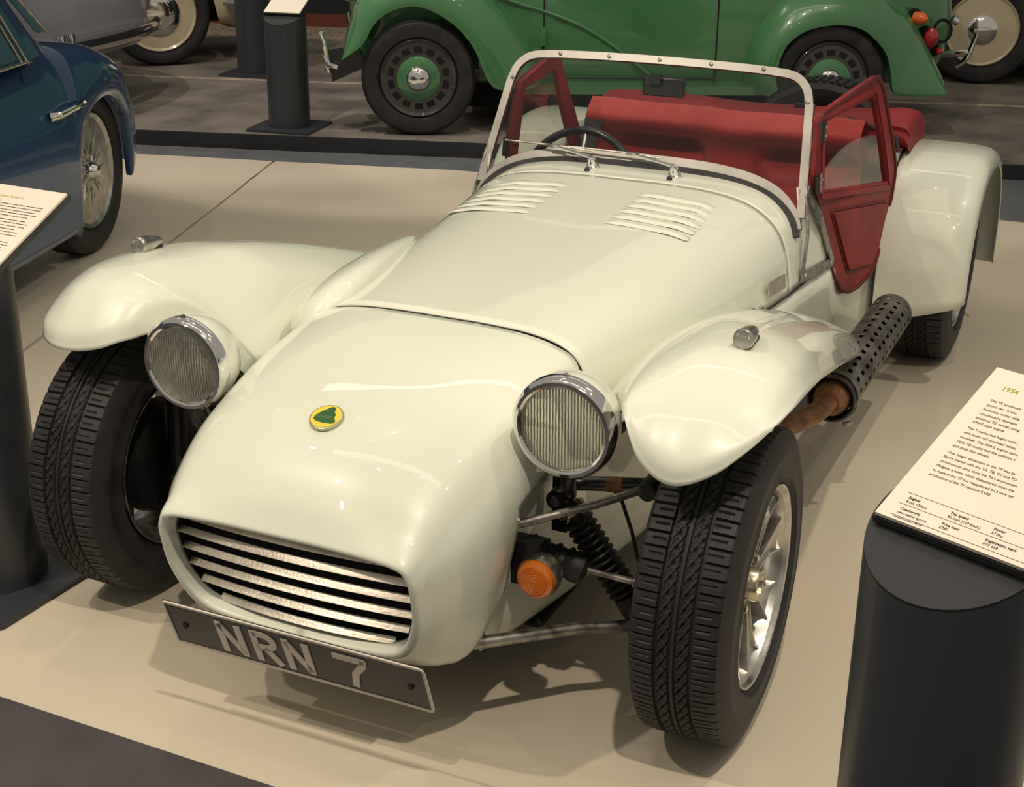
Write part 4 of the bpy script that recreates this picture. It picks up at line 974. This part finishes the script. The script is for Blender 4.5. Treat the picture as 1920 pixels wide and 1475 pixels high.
# --- dark blue coupe at the left ---
cou = tag(empty('coupe', (-2.385, 1.95, 0), R(108)), 'dark blue coupe with wire wheels, rear quarter showing at the left edge', 'car')
simple_wheel('wheel', cou, (0, .085, .312), .312, .155, .215, M['alu'], M['chrome'], .05, wire=True)
def coupe():
    # side outline rows (x, z_low, z_shoulder) lofted: columns from the arch or sill up over the shoulder to the boot lid
    xs = [-2.2, -1.6, -1.1, -.75, -.50, -.40, -.33, -.30, -.26, -.20, -.10, 0, .10, .20, .26, .30, .33, .38, .45, .52, .58, .62]
    rows = []
    for x in xs:
        # bottom of panel: sill or wheel arch lip
        if abs(x) < .30: zl = .30+math.sqrt(max(0, .30**2-x*x))*.93
        else: zl = .17 if x < 0 else .24
        zl = max(zl, .17 if x < 0 else .24)
        zt = float(np.interp(x, [-2.2, -1.1, -.6, -.38, -.03, .125, .30, .43, .53, .59, .62], [.83, .82, .815, .838, .795, .755, .705, .665, .61, .52, .40]))
        yo = float(np.interp(x, [-2.2, -1, -.4, 0, .2, .4, .5, .58, .62], [.0, -.03, -.055, -.06, -.045, .0, .05, .13, .22]))
        zl = min(zl, zt-.05)
        rows.append([(x, yo+.03, zl), (x, yo, zl+.015), (x, yo-.012, zl+(zt-zl)*.35), (x, yo+.005, zl+(zt-zl)*.68), (x, yo+.06, zl+(zt-zl)*.90), (x, yo+.16, zt-.005), (x, yo+.30, zt+.006), (x, yo+.62, zt+.03)])
    net('body_shell', rows, M['coupe'], cou, 3, 4, ang=60)
    MB().prism([(-.42, .15), (-.40, .5), (-.25, .66), (0, .69), (.25, .6), (.40, .4), (.42, .2)], .25, .3, lambda u, v, w: (u, w, v)).build('inner_arch', M['dark'], cou)
    MB().box((-1.2, .6, .14), (2.0, 1.0, .06)).build('sill', M['dark'], cou)
    # cabin
    cyl = lambda x, z: -.03+(z-.80)*.22
    rows = []
    for t, (xl, zl, xh, zh) in enumerate(((-2.2, .80, -2.2, 1.24), (-1.5, .795, -1.5, 1.24), (-1.0, .79, -1.0, 1.20), (-.70, .79, -.86, 1.16), (-.46, .80, -.66, 1.10), (-.36, .815, -.55, 1.02), (-.335, .83, -.50, .985))):
        yo = 0 if t < 5 else .03*(t-4)
        rows.append([(xl+(xh-xl)*q, cyl(0, zl+(zh-zl)*q)+yo, zl+(zh-zl)*q) for q in (0, .35, .7, 1)]+[(xh, cyl(0, zh)+yo+.10, zh+.05), (xh, .5, zh+.09)])
    rows.append([(-.325+(.30 if q < 0 else 0)-(.165*q), .14+q*.05, .83+q*.155) for q in (0, .35, .7, 1)]+[(-.52, .3, 1.02), (-.56, .5, 1.07)])
    rows.append([(-.26-.24*q, .5, .835+q*.16) for q in (0, .35, .7, 1)]+[(-.52, .52, 1.03), (-.56, .55, 1.08)])
    net('cabin', rows, M['coupe'], cou, 3, 3, ang=60)
    def pane(name, poly, m, o=.006):
        MB().prism(poly, 0, .004, lambda u, v, w: (u, cyl(u, v)-o-w, v)).build(name, m, cou, smooth=False)
    pane('side_window', [(-2.1, .83), (-.635, .812), (-.80, 1.11), (-2.1, 1.16)], M['glass_dark'])
    pane('quarter_window', round_poly([(-.455, .885), (-.425, .868), (-.378, .872), (-.505, .985), (-.60, 1.055), (-.62, 1.05), (-.53, .965)], .01, 2), M['glass_dark'])
    for pts in ([(-.575, .800), (-.70, 1.02), (-.78, 1.15)], [(-.612, .800), (-.735, 1.02), (-.82, 1.15)], [(-.372, .868), (-.505, .990), (-.60, 1.06)]):
        MB().tube([(x, cyl(x, z)-.012, z) for x, z in pts], .005, 8).build('window_trim', M['alu'], cou)
    MB().tube([(-2.0, -.035, .815), (-.9, -.040, .800), (-.56, -.040, .797)], .005, 8).build('waist_trim', M['alu'], cou)
    MB().tube([(-.47, -.055, .600), (-.455, -.085, .605), (-.36, -.095, .612), (-.28, -.090, .616), (-.235, -.06, .612)], [.016, .011, .010, .014, .016], 10).build('door_handle', M['chrome'], cou)
    MB().lathe([(-.02, 0), (-.01, .012), (.02, .012)], 14, c=(.455, .32, .40), axis='x').build('tail_lamp', M['chrome'], cou)
    MB().tube([(-.56, .0, .845), (-.545, -.008, .70), (-.535, -.010, .5), (-.53, -.008, .25)], .0025, 6).build('door_gap', M['dark'], cou)
coupe()

# --- silver car and ivory car far left, ivory car far right ---
sil = tag(empty('saloon', (-4.02, 3.98, .062), R(97)), 'silver grey car with chrome bumper behind the dark blue coupe', 'car')
def silver():
    rows = []
    for x, f in ((-1.6, .9), (-1.2, 1.0), (-.7, 1.0), (-.2, 1.0), (.2, .97), (.46, .86), (.62, .62), (.70, .30)):
        rows.append([(x, .42-.42*f, .30), (x, .40-.46*f, .42), (x, .42-.45*f, .62), (x, .46-.40*f, .80), (x, .55-.28*f, .92), (x, .7, .98), (x, .95, 1.0)])
    net('body_shell', rows, M['silver'], sil, 4, 4, ang=70)
    MB().tube(cr([(-.62, -.10, .385), (-.3, -.12, .385), (.1, -.11, .385), (.42, -.04, .385), (.64, .06, .385)], 4), .036, 12).build('bumper', M['chrome'], sil)
    for x in (-.58, -.50): MB().tube([(x, -.13, .33), (x, -.15, .39), (x, -.14, .47)], .030, 12).build('overrider', M['chrome'], sil)
    for x, z in ((-.36, .62), (-.34, .5), (-.10, .50), (.06, .47)): MB().lathe([(-.02, 0), (-.018, .018), (-.004, .034), (.01, .038)], 24, c=(x, .0 if x < -.2 else .02, z), axis='y').build('lamp', M['chrome'], sil)
    n = MB().box((-.16, -.035, .70), (.26, .012, .07)).build('number_plate', M['cream2'], sil)
    for k in range(6): MB().box((-.26+.038*k, -.043, .70), (.012, .003, .045)).build('digit', M['ink'], n, smooth=False)
    MB().box((-.3, .75, .2), (1.3, .5, .2)).build('underbody', M['dark'], sil)
silver()
ivo = tag(empty('saloon', (-4.75, 5.36, .062), R(42)), 'ivory car with white-rimmed wheel and chrome bumper beyond the silver car', 'car')
simple_wheel('wheel', ivo, (.02, .02, .325), .325, .17, .235, M['cream2'], M['chrome'], .14, tyremat=M['tyre'])
def ivory(e, s):
    rows = []
    for t in np.linspace(0, 1, 9):
        a = R(15+150*t); lx, lz = .02+.40*math.cos(a), .34+.36*math.sin(a)
        rows.append([(lx, -.02, lz), (lx*1.02, -.035, lz+.01), (lx*1.3, -.02, lz+.12), (lx*1.5, .06, lz+.22), (lx*1.5, .3, lz+.3)])
    net('front_wing', rows, M['cream2'], e, 3, 4, ang=70)
    rows = [[(.30, -.03, .72), (.36, -.03, .45), (.40, .0, .27), (.44, .1, .22)], [(.55, -.03, .75), (.56, -.05, .45), (.57, -.02, .27), (.57, .1, .205)], [(.75, .05, .75), (.80, .02, .50), (.78, .05, .33), (.74, .15, .26)], [(.86, .3, .75), (.92, .3, .5), (.88, .3, .36), (.84, .3, .30)]]
    net('front_valance', rows, M['cream2'], e, 4, 4, ang=70)
    MB().tube(cr([(.42, -.09, .40), (.60, -.11, .41), (.80, -.03, .42), (.92, .15, .43)], 4), .032, 12).build('bumper', M['chrome'], e)
    MB().box((.3, .6, .32), (.9, .5, .2)).build('underbody', M['dark'], e)
ivory(ivo, 1)
iv2 = tag(empty('saloon', (.045, 7.18, .062), R(12)), 'ivory car with a black tyre standing behind the tail of the green van', 'car')
simple_wheel('wheel', iv2, (0, .02, .325), .325, .17, .215, M['cream2'], M['chrome'], .09, slots=10)
rows = []
for t in np.linspace(0, 1, 9):
    a = R(0+160*t); lx, lz = .39*math.cos(a), .36+.35*math.sin(a)
    rows.append([(lx, .0, lz), (lx*1.03, -.03, lz+.01), (lx*1.3, -.01, lz+.14), (lx*1.5, .08, lz+.26), (lx*1.5, .3, lz+.32)])
net('rear_wing', rows, M['cream2'], iv2, 3, 4, ang=70)
net('body_shell', [[(.36, -.02, .30), (.38, -.03, .6), (.45, .0, .9)], [(.7, -.02, .28), (.72, -.03, .6), (.75, .0, .9)], [(1.2, -.02, .28), (1.2, -.03, .6), (1.2, .0, .9)]], M['cream2'], iv2, 4, 4)
MB().box((.3, .5, .30), (1.8, .8, .34)).build('underbody', M['dark'], iv2)
